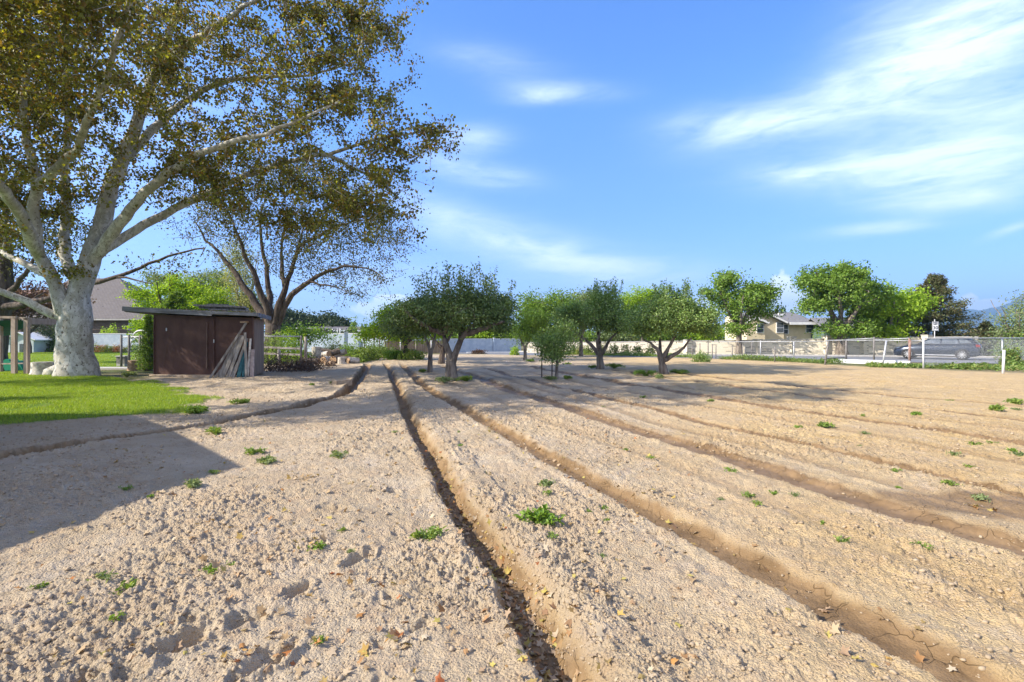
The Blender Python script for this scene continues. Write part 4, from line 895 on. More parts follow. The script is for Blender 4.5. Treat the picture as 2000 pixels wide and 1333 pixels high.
def log(px, py, L, r, rz, tilt, m, label, group, dz=0):
    b = G(px, py); b.z = hz(b.x, b.y)+r*.8+dz; t = thing('firewood_log', label, 'log', tuple(b), group=group)
    d = Vector((math.cos(rz)*math.cos(tilt), math.sin(rz)*math.cos(tilt), math.sin(tilt)))*L/2; rr = random.Random(int(px*7+py))
    pts = [-d, -d*.3+Vector((0, 0, rr.uniform(-.02, .03))), d*.4+Vector((rr.uniform(-.03, .03), 0, 0)), d]
    MB().tube(pts, [r*1.05, r, r*.95, r*.9], 9, False).build('bark', M[m], t)
    for s in (-1, 1):
        a = Vector((0, 0, 1)) if abs(d.normalized().z) < .8 else Vector((1, 0, 0)); u = d.cross(a).normalized(); v = d.cross(u).normalized()
        MB().add([d*s*1.01+(u*math.cos(q)+v*math.sin(q))*r*.95 for q in [i*math.pi/4.5 for i in range(9)]], [tuple(range(9))]).build('cut_face', M['log_end'], t)
GL = 'logs heaped in the woodpile'
pile = [(600, 706, .7, .17, .3, .2, 'log_grey', .1, 'bleached white log at the left top of the woodpile'), (634, 706, .6, .16, -.5, .1, 'log_grey', .25, 'pale log resting high behind the tall white one'), (650, 705, .7, .15, .4, .3, 'log_dark', .4, 'dark log topmost in the woodpile'),
        (640, 711, .55, .18, 1.2, 0, 'log_grey', 0, 'grey log end facing the camera low in the middle of the woodpile'), (657, 711, .6, .16, 1.4, 0, 'log_dark', .05, 'dark log low in the woodpile left of the short stump'), (675, 708, .8, .15, .1, 0, 'log_dark', 0, 'dark log lying at the right edge of the woodpile'),
        (605, 711, .8, .15, -.1, 0, 'log_dark', 0, 'dark log on the ground at the left foot of the woodpile'), (628, 703, .9, .14, .2, -.1, 'log_dark', .45, 'thin dark log lying across the back of the woodpile'), (690, 711, .5, .13, .9, 0, 'log_grey', 0, 'small stray grey log lying right of the woodpile'),
        (645, 714, .5, .12, -.8, .05, 'log_end', 0, 'split orange-brown piece in front of the woodpile'), (663, 704, .7, .15, 0, .25, 'log_grey', .3, 'pale log leaning on the right shoulder of the woodpile')]
for q in pile: log(q[0], q[1], q[2]*1.25, q[3]*1.35, q[4], q[5], q[6], q[8], GL, q[7])
M['clod2'] = mat('soil_crusted_stone', (.28, .22, .16), (.42, .34, .25), 9, .95, .02)
# pale ledger stones / paving piece beside the left row
for px_, py_, lb in [(668, 752, 'grey concrete block lying beside the curved row'), (655, 702, 'pale rock on the far side of the woodpile')]:
    b = G(px_, py_); m = MB(); m.box((0, 0, 0), (.55, .25, .18), .9); o = tag(m.build('stone_block', M['clod2']), lb, 'block'); o.location = (b.x, b.y, hz(b.x, b.y)+.06)
# dry brush beside the shed
rb = np.random.RandomState(17); t = MB()
for k in range(420):
    px_ = rb.uniform(515, 615); Yb_ = rb.uniform(21.5, 24.5); x = (px_-1000)/F*Yb_; h = rb.uniform(0, .35 if px_ > 560 else .7)
    d = rb.normal(size=3)*.28; d[2] = abs(d[2])*.8; c = Vector((x, Yb_, .02+h*rb.uniform(0, 1))); t.tube([c, c+Vector(d)*.6+Vector((0, 0, .03)), c+Vector(d)], [.012, .008, .004], 3, False)
tag(t.build('dry_brush', M['dark_bark']), 'tangle of dry dead twigs heaped against the right side of the shed', 'brush', kind='stuff')
cen = np.stack([rb.uniform(-10.6, -8.3, 1500), rb.uniform(21.3, 24.4, 1500), np.abs(rb.normal(size=1500))*.28], 1)
v, f = leaves(cen, .08, rb, .5); tag(mesh_obj('dead_leaves', v, f, LM['redbr']), 'dead brown leaves caught in the dry twigs beside the shed', 'leaf litter', kind='stuff')

# ------------------------------------------------------------------ chain link
def chain(root, a, b, z0, z1, cell=.075, wr=.0017, name='wire_mesh', m='wire', za=None):
    a, b = Vector(a), Vector(b); d = b-a; d.z = 0; L = d.length; d.normalize(); H = z1-z0; t = MB(); nrm = Vector((d.y, -d.x, 0))
    s = -H
    while s < L:
        for sg in (0, 1):
            p0, p1 = max(0, s), min(L, s+H)
            if p1 > p0:
                q0, q1 = (z0+p0-s, z0+p1-s) if sg == 0 else (z1-(p0-s), z1-(p1-s))
                t.bar(a+d*p0+Vector((0, 0, q0))+nrm*.002*(1-2*sg), a+d*p1+Vector((0, 0, q1))+nrm*.002*(1-2*sg), wr*2, wr*2, nrm)
        s += cell*1.41
    return t.build(name, M[m], root)
def tubeobj(name, pts, r, m, parent, n=8): return MB().tube(pts, r, n).build(name, M[m], parent)
def gp(px, Y): return Vector(((px-1000)/F*Y, Y, 0))
# bright near fence on the right
a = gp(1803.5, 24.2); b = Vector((27.2, 28.4, 0)); c = b+(b-a)*1.6
fA = thing('chain_link_fence', 'bright galvanised chain link fence with a top rail in front of the parked car', 'fence')
for p, h in ((a, 1.44), (b, 1.44), (c, 1.44), ((b+c)/2, 1.44)): tubeobj('post', [p, p+Vector((0, 0, h))], .037, 'white' if p is a else 'metal', fA)
tubeobj('top_rail', [a+Vector((0, 0, 1.42)), c+Vector((0, 0, 1.44))], .028, 'metal', fA)
chain(fA, a, c, .08, 1.40, .075, .0014, m='bright_wire')
# gate-like panels left of it
fB = thing('chain_link_fence', 'older chain link run with doubled top rail between the bright fence and leaning posts', 'fence')
q = [gp(1803.5, 24.6), gp(1776, 28.6), gp(1707, 30.5), gp(1652.7, 32.0), gp(1612, 33.2)]
for k, p in enumerate(q[1:4]): tubeobj('post', [p, p+Vector((0, 0, (1.42, 1.5, 1.25)[k]))], .05 if k != 1 else .045, ('rust', 'dull_metal', 'dull_metal')[k], fB)
for k in range(4): tubeobj('rail', [q[k]+Vector((0, 0, 1.30-.0*k)), q[k+1]+Vector((0, 0, 1.27))], .022, 'metal', fB)
for k in range(2): tubeobj('rail', [q[k+1]+Vector((0, 0, 1.42)), q[k+2]+Vector((0, 0, 1.33))], .022, 'metal', fB)
for k in range(4): chain(fB, q[k], q[k+1], .3, 1.26, .09, .0011)
p = gp(1724, 27.2); t_ = gp(1731, 27.4); o = MB().tube([p+Vector((0, 0, -.05)), Vector((t_.x, t_.y, 1.28))], .045, 8).build('leaning_post', M['metal']); tag(o, 'pale steel post leaning right in front of the older chain link run', 'post')
o = MB().tube([gp(1776, 27.6), gp(1777.5, 27.6)+Vector((0, 0, 1.3))], .06, 8).build('steel_post', M['rust']); tag(o, 'rusty reddish steel post left of the bright fence corner', 'post')
o = MB().tube([gp(1959, 20.7), gp(1961, 20.7)+Vector((0, 0, .95))], .045, 8).build('steel_post', M['white']); tag(o, 'short white post standing alone in the vines at the lower right of the fence', 'post')
# long low fence in front of the road
pxs = [(1391, 36.3, 1.0), (1398, 36, .9), (1430, 37, .9), (1450, 33.5, 1.0), (1468, 34.0, 1.18), (1485, 37, 1.25), (1513, 30.6, .92), (1550, 31.4, 1.2)]
fC = thing('wire_fence', 'low wire fence with thin top rail and uneven dark posts along the road edge', 'fence')
l0, l1 = gp(1391, 35.5), gp(1616, 28.8)
for px_, Y_, h in pxs:
    for _ in range(1): tubeobj('post', [gp(px_, Y_)+Vector((0, 0, -.05)), gp(px_+.5, Y_)+Vector((0, 0, h))], .035, 'dull_metal' if h < 1.2 else 'metal', fC)
tubeobj('top_rail', [gp(1391, 35.5)+Vector((0, 0, 1.16)), gp(1616, 29.5)+Vector((0, 0, 1.24))], .02, 'metal', fC)
chain(fC, gp(1391, 35.5), gp(1616, 29.5), .1, 1.15, .11, .0009)
fD = thing('braced_post', 'grey end post with a slanting brace where the low wire fence stops', 'post')
tubeobj('post', [gp(1611, 27.9)+Vector((0, 0, -.05)), gp(1618, 28.0)+Vector((0, 0, 1.25))], .045, 'dull_metal', fD); tubeobj('brace', [gp(1609, 27.9)+Vector((0, 0, .3)), gp(1650, 28.4)+Vector((0, 0, .35))], .025, 'dull_metal', fD)
# posts among the orchard edge and wall
GPp = 'thin posts along the vine row'
for px_, Y_, h, lb in [(1343, 40, 1.1, 'dark thin post before the block wall right of the wide apple tree'), (1352, 36, .9, 'pale thin post second right of the wide apple tree'), (1367, 38, 1.05, 'thin dark post third right of the wide apple tree'), (1383, 39, 1.25, 'tallest dark post just left of the low wire fence')]:
    tag(MB().tube([gp(px_, Y_), gp(px_, Y_)+Vector((0, 0, h))], .035, 6).build('vine_post', M['dull_metal']), lb, 'post', GPp)
for px_, lb in ((1058, 'dark stake left of the small sapling, the farther one'), (1078, 'dark stake standing right beside the small sapling trunk')):
    Y_ = 17.9; p = gp(px_, Y_); tag(MB().tube([p, p+Vector((.01, 0, 1.35))], .022, 6).build('tree_stake', M['dark_bark']), lb, 'stake', 'stakes by the sapling')
wb = gp(1628, 29.6); we = gp(1778, 27.3); mb = MB().bar(wb+Vector((0, 0, .1)), we+Vector((0, 0, .1)), .3, .22); tag(mb.build('white_beam', M['white']), 'long white painted timber lying on the ground below the chain link', 'beam')

# ------------------------------------------------------------------ walls
def blockwall(name, label, pts, zs, pill, m, cat='wall', th=.2, cap='conc', pw=.5, ph=.15):
    root = thing(name, label, cat, tuple(Vector((pts[0][0], pts[0][1], 0)))); o0 = Vector((pts[0][0], pts[0][1], 0))
    wl = MB(); cp = MB()
    for i in range(len(pts)-1):
        a = Vector((*pts[i], 0))-o0; b = Vector((*pts[i+1], 0))-o0; nrm = (b-a).cross(Vector((0, 0, 1))).normalized(); za, zb_ = zs[i], zs[i+1]
        wl.prism([a, b, b+Vector((0, 0, zb_)), a+Vector((0, 0, za))], nrm*th/2, -nrm*th/2)
        cp.bar(a+Vector((0, 0, za+.03)), b+Vector((0, 0, zb_+.03)), th+.05, .06)
    planar_uv(wl.build('wall', m, root)); cp.build('coping', M[cap], root)
    for px_, Yp_, h in pill:
        t = MB(); c = gp(px_, Yp_)-o0; t.box(c+Vector((0, 0, h/2)), (pw, pw, h), .3); p = planar_uv(t.build('pillar', m, root)); MB().box(c+Vector((0, 0, h+.04)), (pw*1.15, pw*1.15, .08), .3).build('cap', M[cap], p)
    return root
wp = [(1.5, 49.5), (8, 47), (15.4, 45.0), (22.5, 43.2), (29, 41.4), (33, 40.4), (36, 39.6)]
blockwall('block_wall', 'long cream garden wall of blocks with dark flecks across the road', wp, [.95, 1.02, 1.13, 1.25, 1.40, 1.47, 1.5],
          [(1343, 44.8, 1.2), (1480, 43.6, 1.25), (1546, 43.0, 1.47), (1615, 42.2, 1.55), (1686, 41.5, 1.6), (1810, 40, 1.6)], M['block'])
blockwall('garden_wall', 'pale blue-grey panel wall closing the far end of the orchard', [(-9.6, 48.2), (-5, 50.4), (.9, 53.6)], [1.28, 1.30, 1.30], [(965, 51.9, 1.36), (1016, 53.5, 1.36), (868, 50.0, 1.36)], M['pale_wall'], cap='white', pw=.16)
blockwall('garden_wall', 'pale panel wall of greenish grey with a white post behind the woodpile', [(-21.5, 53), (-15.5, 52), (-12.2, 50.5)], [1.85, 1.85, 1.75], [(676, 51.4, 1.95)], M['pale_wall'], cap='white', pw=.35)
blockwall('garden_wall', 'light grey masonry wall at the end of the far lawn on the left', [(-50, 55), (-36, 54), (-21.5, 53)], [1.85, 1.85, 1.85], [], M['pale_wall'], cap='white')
br = thing('board_fence', 'weathered brown board fence behind the lime-green fruit tree', 'fence')
t = MB(); x0, x1 = gp(752, 46), gp(872, 47.5); n = 34
for k in range(n):
    p = x0.lerp(x1, (k+.5)/n); t.box(p+Vector((0, 0, .58)), ((x1-x0).length/n*.94, .03, 1.2+rng.uniform(-.03, .03)), math.atan2((x1-x0).y, (x1-x0).x))
t.build('boards', M['brown_fence'], br)
for k in range(5): p = x0.lerp(x1, k/4)+Vector((0, -.12, 0)); tubeobj('post', [p, p+Vector((0, 0, 1.35))], .05, 'metal' if k % 2 else 'wood_grey', br)
# planter edge and items before the blue wall
mb = MB().bar(gp(912, 46)+Vector((0, 0, .12)), gp(1000, 47)+Vector((0, 0, .12)), .25, .1); tag(mb.build('white_pipe', M['white']), 'long white pipe lying at the foot of the blue-grey wall', 'pipe')
bush('shrub', 'small bright lime shrub before the right end of the blue-grey wall', gp(1005, 43), .42, .4, .75, 900, .09, 'lime', 90)
bush('shrub', 'low dark plant on the white pipe before the blue-grey wall', gp(935, 45.5), .75, .4, .45, 700, .1, 'redbr', 91)
bush('shrub', 'small bushy green shrub alone right of the orchard', gp(1370, 30.6), .6, .5, .62, 1500, .075, 'apple2', 92)

# ------------------------------------------------------------------ garden rows of plants, pergola
GG = 'leafy garden plants at the far end of the rows'
for k, (px_, Y_, rx, h, lb, lm) in enumerate([(683, 37, 1.0, .95, 'leafy green garden clump at the left end, next to the woodpile', 'mid'), (712, 33, .95, .8, 'low dark leafy clump where the curved row ends', 'weed'), (742, 36, 1.2, .9, 'bushy green clump under the pergola', 'weed'),
        (775, 34, .9, .7, 'leafy clump between the two main rows', 'mid'), (803, 33, .95, .75, 'rounded bright clump at the right end of the garden plants', 'weed'), (655, 40, 1.3, 1.1, 'tall pale stalky clump behind the woodpile', 'birch'), (727, 40, 1.6, 1.1, 'tall clump behind the pergola posts', 'mid'), (700, 30.5, .55, .45, 'small clump in front, nearest the curved row', 'weed')]):
    bush('garden_plant', lb, gp(px_, Y_), rx, .8, h, 2200, .10, lm, 100+k, cat='plant', group=GG)
pg = thing('pergola', 'small reddish-brown timber pergola in the garden beyond the rows', 'pergola', tuple(gp(730, 41)))
o0 = gp(730, 41)
for dx, dy in ((-.75, 0), (.0, .1), (.55, -.3), (.95, .9), (-.3, 1.2)): MB().box(Vector((dx, dy, .78)), (.07, .07, 1.56)).build('post', M['red_wood'], pg)
for k in range(6): MB().bar((-1.15, -.3+k*.32, 1.58+.03*(k % 2)), (1.25, -.3+k*.32, 1.6), .05, .05).build('beam', M['red_wood'], pg)

# ------------------------------------------------------------------ left side: gate, playset, playhouse, house
gt = thing('garden_gate', 'grey pipe garden gate with an arched top between the plane tree and the shed', 'gate', tuple(gp(255, 25.2))); o0 = gp(255, 25.2)
def gl(px, py, Y=25.2): return P(px, py, Y)-o0
for px_, r in ((237, .05), (252, .05), (273, .04), (278, .04)): tubeobj('post', [Vector((gl(px_, 0).x, 0, 0)), gl(px_, 654)], r, 'dull_metal', gt)
tubeobj('rail', [gl(237, 659), gl(300, 657)], .025, 'metal', gt); tubeobj('rail', [Vector((gl(252, 0).x, 0, .15)), Vector((gl(273, 0).x, 0, .15))], .02, 'metal', gt)
tubeobj('arch', [gl(258, 660)]+[gl(275+15*math.cos(q), 659-13*math.sin(q)) for q in [math.pi*(1-i/10) for i in range(11)]]+[gl(296, 660)], .04, 'metal', gt)
tubeobj('arch', [gl(255, 680), gl(256, 664), gl(260, 660), gl(266, 660), gl(271, 664), gl(272, 680)], .02, 'metal', gt)
chain(gt, (gl(238, 0).x, 0, 0), (gl(300, 0).x, 0, 0), .1, 1.48, .09, .0011)
bkt = G(241, 718); t = thing('planter_pot', 'grey square pot on a pale block behind the gate post', 'pot', tuple(gp(241, 25.9)))
MB().box((0, 0, .32), (.42, .4, .36)).build('pot', M['dull_metal'], t); MB().box((0, 0, .52), (.5, .48, .05)).build('rim', M['conc'], t); MB().box((0, 0, .07), (.4, .4, .14)).build('plinth', M['conc'], t)
# left chain link section right of the shed
fE = thing('chain_link_fence', 'old chain link section with grey posts right of the shed, brush growing through it', 'fence')
a, b = gp(512, 25.5), gp(588, 26.5)
for p, h, r, mm in ((b, 1.55, .06, 'dull_metal'), (b+Vector((.22, .05, 0)), 1.5, .09, 'wood_grey'), (gp(545, 26), .85, .08, 'log_grey')): tubeobj('post', [p, p+Vector((0, 0, h))], r, mm, fE)
tubeobj('top_rail', [a+Vector((0, 0, 1.52)), b+Vector((0, 0, 1.52))], .028, 'metal', fE); chain(fE, a, b, .1, 1.5, .09, .0011)
for z_ in (.62, .95): MB().bar(gp(515, 27)+Vector((0, 0, z_)), gp(586, 27.2)+Vector((0, 0, z_-.08)), .04, .1).build('board', M['log_grey'], fE)
bush('shrub', 'leafy yellow-green bush behind the old chain link section', gp(560, 29), 1.4, .8, 1.75, 3200, .11, 'lime', 120)
bush('rose_bush', 'twiggy bush with pinkish leaves at the shed corner', gp(525, 27.5), .9, .6, 1.9, 1500, .08, 'sage', 121)
bush('shrub', 'dark ivy-like bush spilling beside the gate and the shed', gp(288, 24.5), .55, .5, 1.3, 1500, .09, 'apple', 122)
# playset
ps = thing('swing_set', 'tan timber swing set with a dark teal canopy at the left edge', 'swing set', tuple(gp(28, 19.9))); o0 = gp(28, 19.9)
def pl(px, py, Y=19.9): return P(px, py, Y)-o0
for px_, Y_ in ((0, 21), (28, 19.9), (52.5, 20.0), (-26, 21)):
    b_ = Vector((pl(px_, 0, Y_).x, Y_-19.9, 0)); MB().bar(b_, b_+Vector((0, 0, 2.2)), .16, .12, (0, 1, 0)).build('post', M['vinyl_tan'], ps)
MB().bar(pl(-60, 619), pl(33, 620.5), .12, .09).build('beam', M['vinyl_tan'], ps); MB().bar(pl(33, 621.5, 20), pl(57, 623, 20), .12, .09).build('beam', M['vinyl_tan'], ps)
MB().bar(pl(56, 628, 20.5), pl(118, 629, 22), .14, .24).build('beam', M['vinyl_tan'], ps)
MB().add([pl(-40, 626, 20.4), pl(47, 626, 20.4), pl(47, 640, 21), pl(20, 655, 22.4), pl(-40, 662, 22.4)], [(0, 1, 2, 3, 4)]).build('canopy', M['teal'], ps)
tubeobj('pole', [pl(22, 640, 20.6), pl(22, 690, 20.6)], .03, 'teal', ps)
MB().bar(pl(-40, 712, 21), pl(47, 710, 21), .1, .05).build('ground_bar', M['vinyl_tan'], ps)
for k, (px_, Y_, lb) in enumerate([(3, 22.5, 'leftmost green plastic hump behind the swing set posts'), (22, 22.5, 'tallest green plastic hump between the swing set posts'), (38, 22.6, 'green plastic hump beside the second swing set post')]):
    m = MB(); pts = [(-.36+.09*i, 0, .42*math.sin(math.pi*i/8)**.8*(1.2 if k == 1 else 1)) for i in range(9)]; n = len(pts)
    m.add([(x, -.22, z) for x, _, z in pts]+[(x, .22, z) for x, _, z in pts], [(i, i+1, n+i+1, n+i) for i in range(n-1)]+[tuple(range(n))[::-1], tuple(range(n, 2*n))], False)
    o = m.build('play_hump', M['green_plastic']); o.location = (gp(px_, Y_).x, Y_, .02); tag(o, lb, 'toy', 'green plastic play humps')
# playhouse
ph = thing('playhouse', 'little white gabled playhouse at the end of the lawn on the left', 'playhouse', tuple(gp(39, 50))); o0 = gp(39, 50)
w2 = 1.33
wl = MB(); wl.prism([(-w2, 0, 0), (w2, 0, 0), (w2, 0, 1.25), (0, 0, 1.85), (-w2, 0, 1.25)], (0, 0, 0), (0, 2.2, 0)); wl.build('wall', M['blue_white'], ph)
for s in (-1, 1): MB().prism([(0, 0, 1.90), (s*(w2+.3), 0, 1.17), (s*(w2+.3), 0, 1.26), (0, 0, 2.0)], (0, -.2, 0), (0, 2.4, 0)).build('roof', M['white'], ph)
MB().box((.15, -.02, .45), (.35, .04, .8)).build('doorway', M['glass'], ph); MB().box((.85, -.02, .5), (.25, .04, .6)).build('window', M['glass'], ph)
# big house behind
def roofpoly(name, polys, m, parent):
    t = MB()
    for q in polys:
        q = [Vector(p) for p in q]; n = (q[1]-q[0]).cross(q[2]-q[0]).normalized(); n = n if n.z > 0 else -n
        t.prism(q, n*.0, -n*.12)
    return planar_uv(t.build(name, m, parent))
hl = thing('brick_house', 'large brown-brick house with a steep grey-brown hipped roof behind the plane tree', 'house', tuple(gp(170, 62))); o0 = gp(170, 62)
def q_(px, py, Y): return P(px, py, Y)-o0
ez = CAMH+37*.060; A1, B1 = q_(40, 0, 60), q_(292, 0, 60); A1.z = B1.z = CAMH+(660-623)*.060; a1, b1 = Vector((A1.x+.5, A1.y+.5, 0)), Vector((B1.x-.5, B1.y+.5, 0))
rl, rrg = q_(130, 544, 66), q_(228, 544, 66); Bb, Ab = Vector((B1.x, B1.y+13, B1.z)), Vector((A1.x, A1.y+13, A1.z)); rl.y = rrg.y = A1.y+6.5; rl.z = rrg.z = CAMH+116*.0665
roofpoly('roof', [[A1, B1, rrg, rl], [B1, Bb, rrg], [Bb, Ab, rl, rrg], [Ab, A1, rl]], M['shingle_brown'], hl)
wl = MB(); wl.box(((a1.x+b1.x)/2, a1.y+6, (ez-.1)/2), (b1.x-a1.x, 12, ez-.1)); planar_uv(wl.build('wall', M['brick'], hl))
MB().bar(A1+Vector((0, -.08, -.1)), B1+Vector((0, -.08, -.1)), .12, .16).build('gutter', M['conc'], hl)
wd = MB().box((q_(251, 0, 60).x, a1.y-.03, CAMH+22*.06), (.7, .06, .8)).build('window', M['white'], hl); MB().box((q_(251, 0, 60).x, a1.y-.05, CAMH+22*.06), (.58, .06, .68)).build('pane', M['glass'], wd)
hw = thing('brown_roofed_house', 'low house with a reddish-brown roof half hidden by branches at the far left', 'house', tuple(gp(50, 66))); o0 = gp(50, 66)
roofpoly('roof', [[(-6, -1, 4.1), (7, -1, 4.1), (6, 4, 8.0), (-5, 4, 8.0)], [(-6, 9, 4.1), (7, 9, 4.1), (6, 4, 8.0), (-5, 4, 8.0)], [(7, -1, 4.1), (7, 9, 4.1), (6, 4, 8)]], mat('red_brown_shingle', (.16, .09, .07), (.24, .15, .12), 4, .9), hw)
wl = MB(); wl.box((.5, 4, 2), (11.5, 9, 4.0)); planar_uv(wl.build('wall', M['brick'], hw))
for k, (px_, lb, lm, w_) in enumerate([(100, 'dark shrub mass left of the plane tree trunk, by the pale wall', 'apple', 1.6), (80, 'dark round shrub beside the playhouse', 'ever', 1.8), (215, 'light green shrub against the brick house wall', 'lime', 1.3), (130, 'broad dark shrub behind the plane tree trunk', 'apple', 2)]):
    bush('shrub', lb, gp(px_, (52.5, 52, 57, 52)[k]), w_, 1, (2.6, 3.4, 2.6, 1.6)[k], 2600, .16, lm, 130+k)
LM['flower'] = leaf_mat('flower_petal', [(.5, .12, .05), (.6, .25, .15), (.45, .3, .1), (.12, .2, .04)], .2)
for k, (px_, lm, lb) in enumerate([(196, 'flower', 'bed of orange flowers before the pale wall, right of the plane tree'), (212, 'weed', 'green border plant right of the orange flowers'), (230, 'flower', 'second clump of orange flowers, left of the gate'), (258, 'weed', 'green border plant seen through the gate'), (180, 'weed', 'dark border plant touching the plane tree outline')]):
    bush('flower_clump', lb, gp(px_, 51), .9, .4, .75, 900, .11, lm, 140+k, cat='flowers', stems=2)
# far house in the middle
hf = thing('far_house', 'long low pale house with a brown roof far behind the woodpile', 'house', tuple(gp(650, 84))); o0 = gp(650, 84)
def f_(px, py, Y=84): return P(px, py, Y)-o0
wl = MB(); wl.box((.2, 4, 1.35), (9.4, 7.8, 2.7)); wl.build('wall', M['blue_white'], hf)
MB().prism([f_(597, 651), f_(611, 641.5), f_(632, 651), f_(632, 662), f_(597, 662)], (0, -.15, 0), (0, 3.9, 0)).build('gable_wall', M['blue_white'], hf)
roofpoly('roof', [[f_(610, 648.5)+Vector((0, -.3, 0)), f_(716, 648.5)+Vector((0, -.3, 0)), f_(714, 641)+Vector((0, 4, .3)), f_(610, 641)+Vector((0, 4, .3))]], M['shingle_brown'], hf)
for s, (x0_, x1_) in enumerate(((595, 611.5), (611.5, 634))): MB().bar(f_(x0_, 651.5 if s == 0 else 641)+Vector((0, -.25, 0)), f_(x1_, 641 if s == 0 else 651.5)+Vector((0, -.25, 0)), .5, .14).build('roof_edge', M['brown_fence'], hf)
for px_ in (604, 665, 690): MB().box(f_(px_, 656)+Vector((0, -.22 if px_ < 620 else -.0, 0)), (.9, .06, .6)).build('window', M['glass'], hf)
for px_ in (648, 664): tubeobj('vent_pipe', [f_(px_, 652)+Vector((0, .5, 0)), f_(px_, 643)+Vector((0, .5, 0))], .1, 'white', hf)
GY = 'steel clothesline posts before the far house'
cl = thing('clothesline', 'thin steel clothesline frame before the far house', 'clothesline', tuple(gp(620, 60))); o0 = gp(620, 60)
for px_ in (578, 659, 664): tubeobj('post', [Vector((P(px_, 0, 60).x-o0.x, 0, 0)), P(px_, 641, 60)-o0], .05, 'metal', cl)
tubeobj('crossbar', [P(560, 641.5, 60)-o0, P(664, 641.5, 60)-o0], .04, 'metal', cl)

# ------------------------------------------------------------------ cream house on the right
hr = thing('cream_house', 'cream stucco house with grey shingle roofs and white trim beyond the block wall', 'house', tuple(gp(1540, 54))); o0 = gp(1540, 54); rz = 0
def h_(px, py, Y=54): return P(px, py, Y)-o0
def wallp(name, pts, depth, m='cream'): return MB().prism(pts, (0, 0, 0), (0, depth, 0)).build(name, M[m], hr)
fx = lambda px, Y=54: h_(px, 660, Y).x
def zz(py, Y=54): return CAMH+(HZ-py)/F*Y
wallp('gable_wall', [(fx(1486), 0, 0), (fx(1531), 0, 0), (fx(1531), 0, zz(630)), (fx(1484), 0, zz(609)), (fx(1470), 0, zz(616)), (fx(1470), 0, 0)], 7)
Yw = 55.2
wallp('wing_wall', [(fx(1450), -1.0, 0), (fx(1485), -1.0, 0), (fx(1485), -1.0, zz(631, 53)), (fx(1464), -1.0, zz(624, 53)), (fx(1450), -1.0, zz(631, 53))], 5)
MB().box(((fx(1531)+fx(1606))/2, 4.0, zz(630)/2), (fx(1606)-fx(1531), 5.2, zz(630)-.02)).build('main_wall', M['cream'], hr)
hh, hz2 = zz(630), zz(603)
roofpoly('roof', [[(fx(1528), .7, hh-.05), (fx(1608), .7, hh-.05), (fx(1600), 5, zz(606)), (fx(1500), 5, hz2)], [(fx(1485), -.4, zz(607)), (fx(1534), -.4, zz(631.5)), (fx(1534), 5, zz(631.5)), (fx(1485), 5, zz(607))], [(fx(1485), -.4, zz(607)), (fx(1462), -.4, zz(618)), (fx(1462), 5, zz(618)), (fx(1485), 5, zz(607))],
                  [(fx(1608), .7, hh-.05), (fx(1608), 9, hh-.05), (fx(1600), 5, zz(606))]], M['shingle'], hr)
roofpoly('roof', [[(fx(1463), -1.4, zz(622)), (fx(1488), -1.4, zz(632)), (fx(1488), 4, zz(632)), (fx(1463), 4, zz(622))]], M['shingle'], hr)
for p, q, w_ in [((fx(1484), -.45, zz(607)), (fx(1534), -.45, zz(631)), .16), ((fx(1484), -.45, zz(607)), (fx(1462), -.45, zz(618)), .16), ((fx(1549), .62, hh-.1), (fx(1608), .62, hh-.1), .26), ((fx(1463), -1.45, zz(621.5)), (fx(1489), -1.45, zz(632)), .2), ((fx(1463), -1.45, zz(621.5)), (fx(1447), -1.45, zz(632)), .2)]:
    MB().bar(p, q, .08, w_).build('fascia', M['white'], hr)
for (px_, py_, w_, h_s, yy) in [(1475.5, 642, .75, 1.0, -1.03), (1523, 640, .8, 1.15, -.03), (1596, 641, .9, 1.0, 1.36), (1541, 643, 1.4, 1.1, 1.36)]:
    x = fx(px_, 54); wd = MB().box((x, yy, zz(py_)), (w_, .08, h_s)).build('window', M['white'], hr); MB().box((x, yy-.02, zz(py_)+h_s*.22), (w_*.84, .08, h_s*.42)).build('pane', M['glass'], wd); MB().box((x, yy-.02, zz(py_)-h_s*.24), (w_*.84, .08, h_s*.38)).build('pane', M['glass'], wd)
for px_, py_ in ((1558, 624), (1581, 625)): tubeobj('vent_pipe', [(fx(px_), 2.0, zz(py_+3)), (fx(px_), 2.0, zz(py_-4))], .05, 'dull_metal', hr)
MB().box((fx(1560), 3.6, zz(612)), (.5, .5, .35)).build('roof_vent', M['white'], hr)
gh = thing('grey_green_house', 'dull green house showing under the broad street tree', 'house', tuple(gp(1650, 53))); 
wl = MB().box((.6, 2, 1.2), (5.4, 4, 2.6)).build('wall', mat('green_siding', (.08, .13, .11), (.11, .17, .14), 2, .8), gh)
roofpoly('roof', [[(-2.4, -.4, 2.45), (3.8, -.4, 2.45), (3.8, 2, 3.6), (-2.4, 2, 3.6)], [(-2.4, 4.4, 2.45), (3.8, 4.4, 2.45), (3.8, 2, 3.6), (-2.4, 2, 3.6)]], M['shingle'], gh)

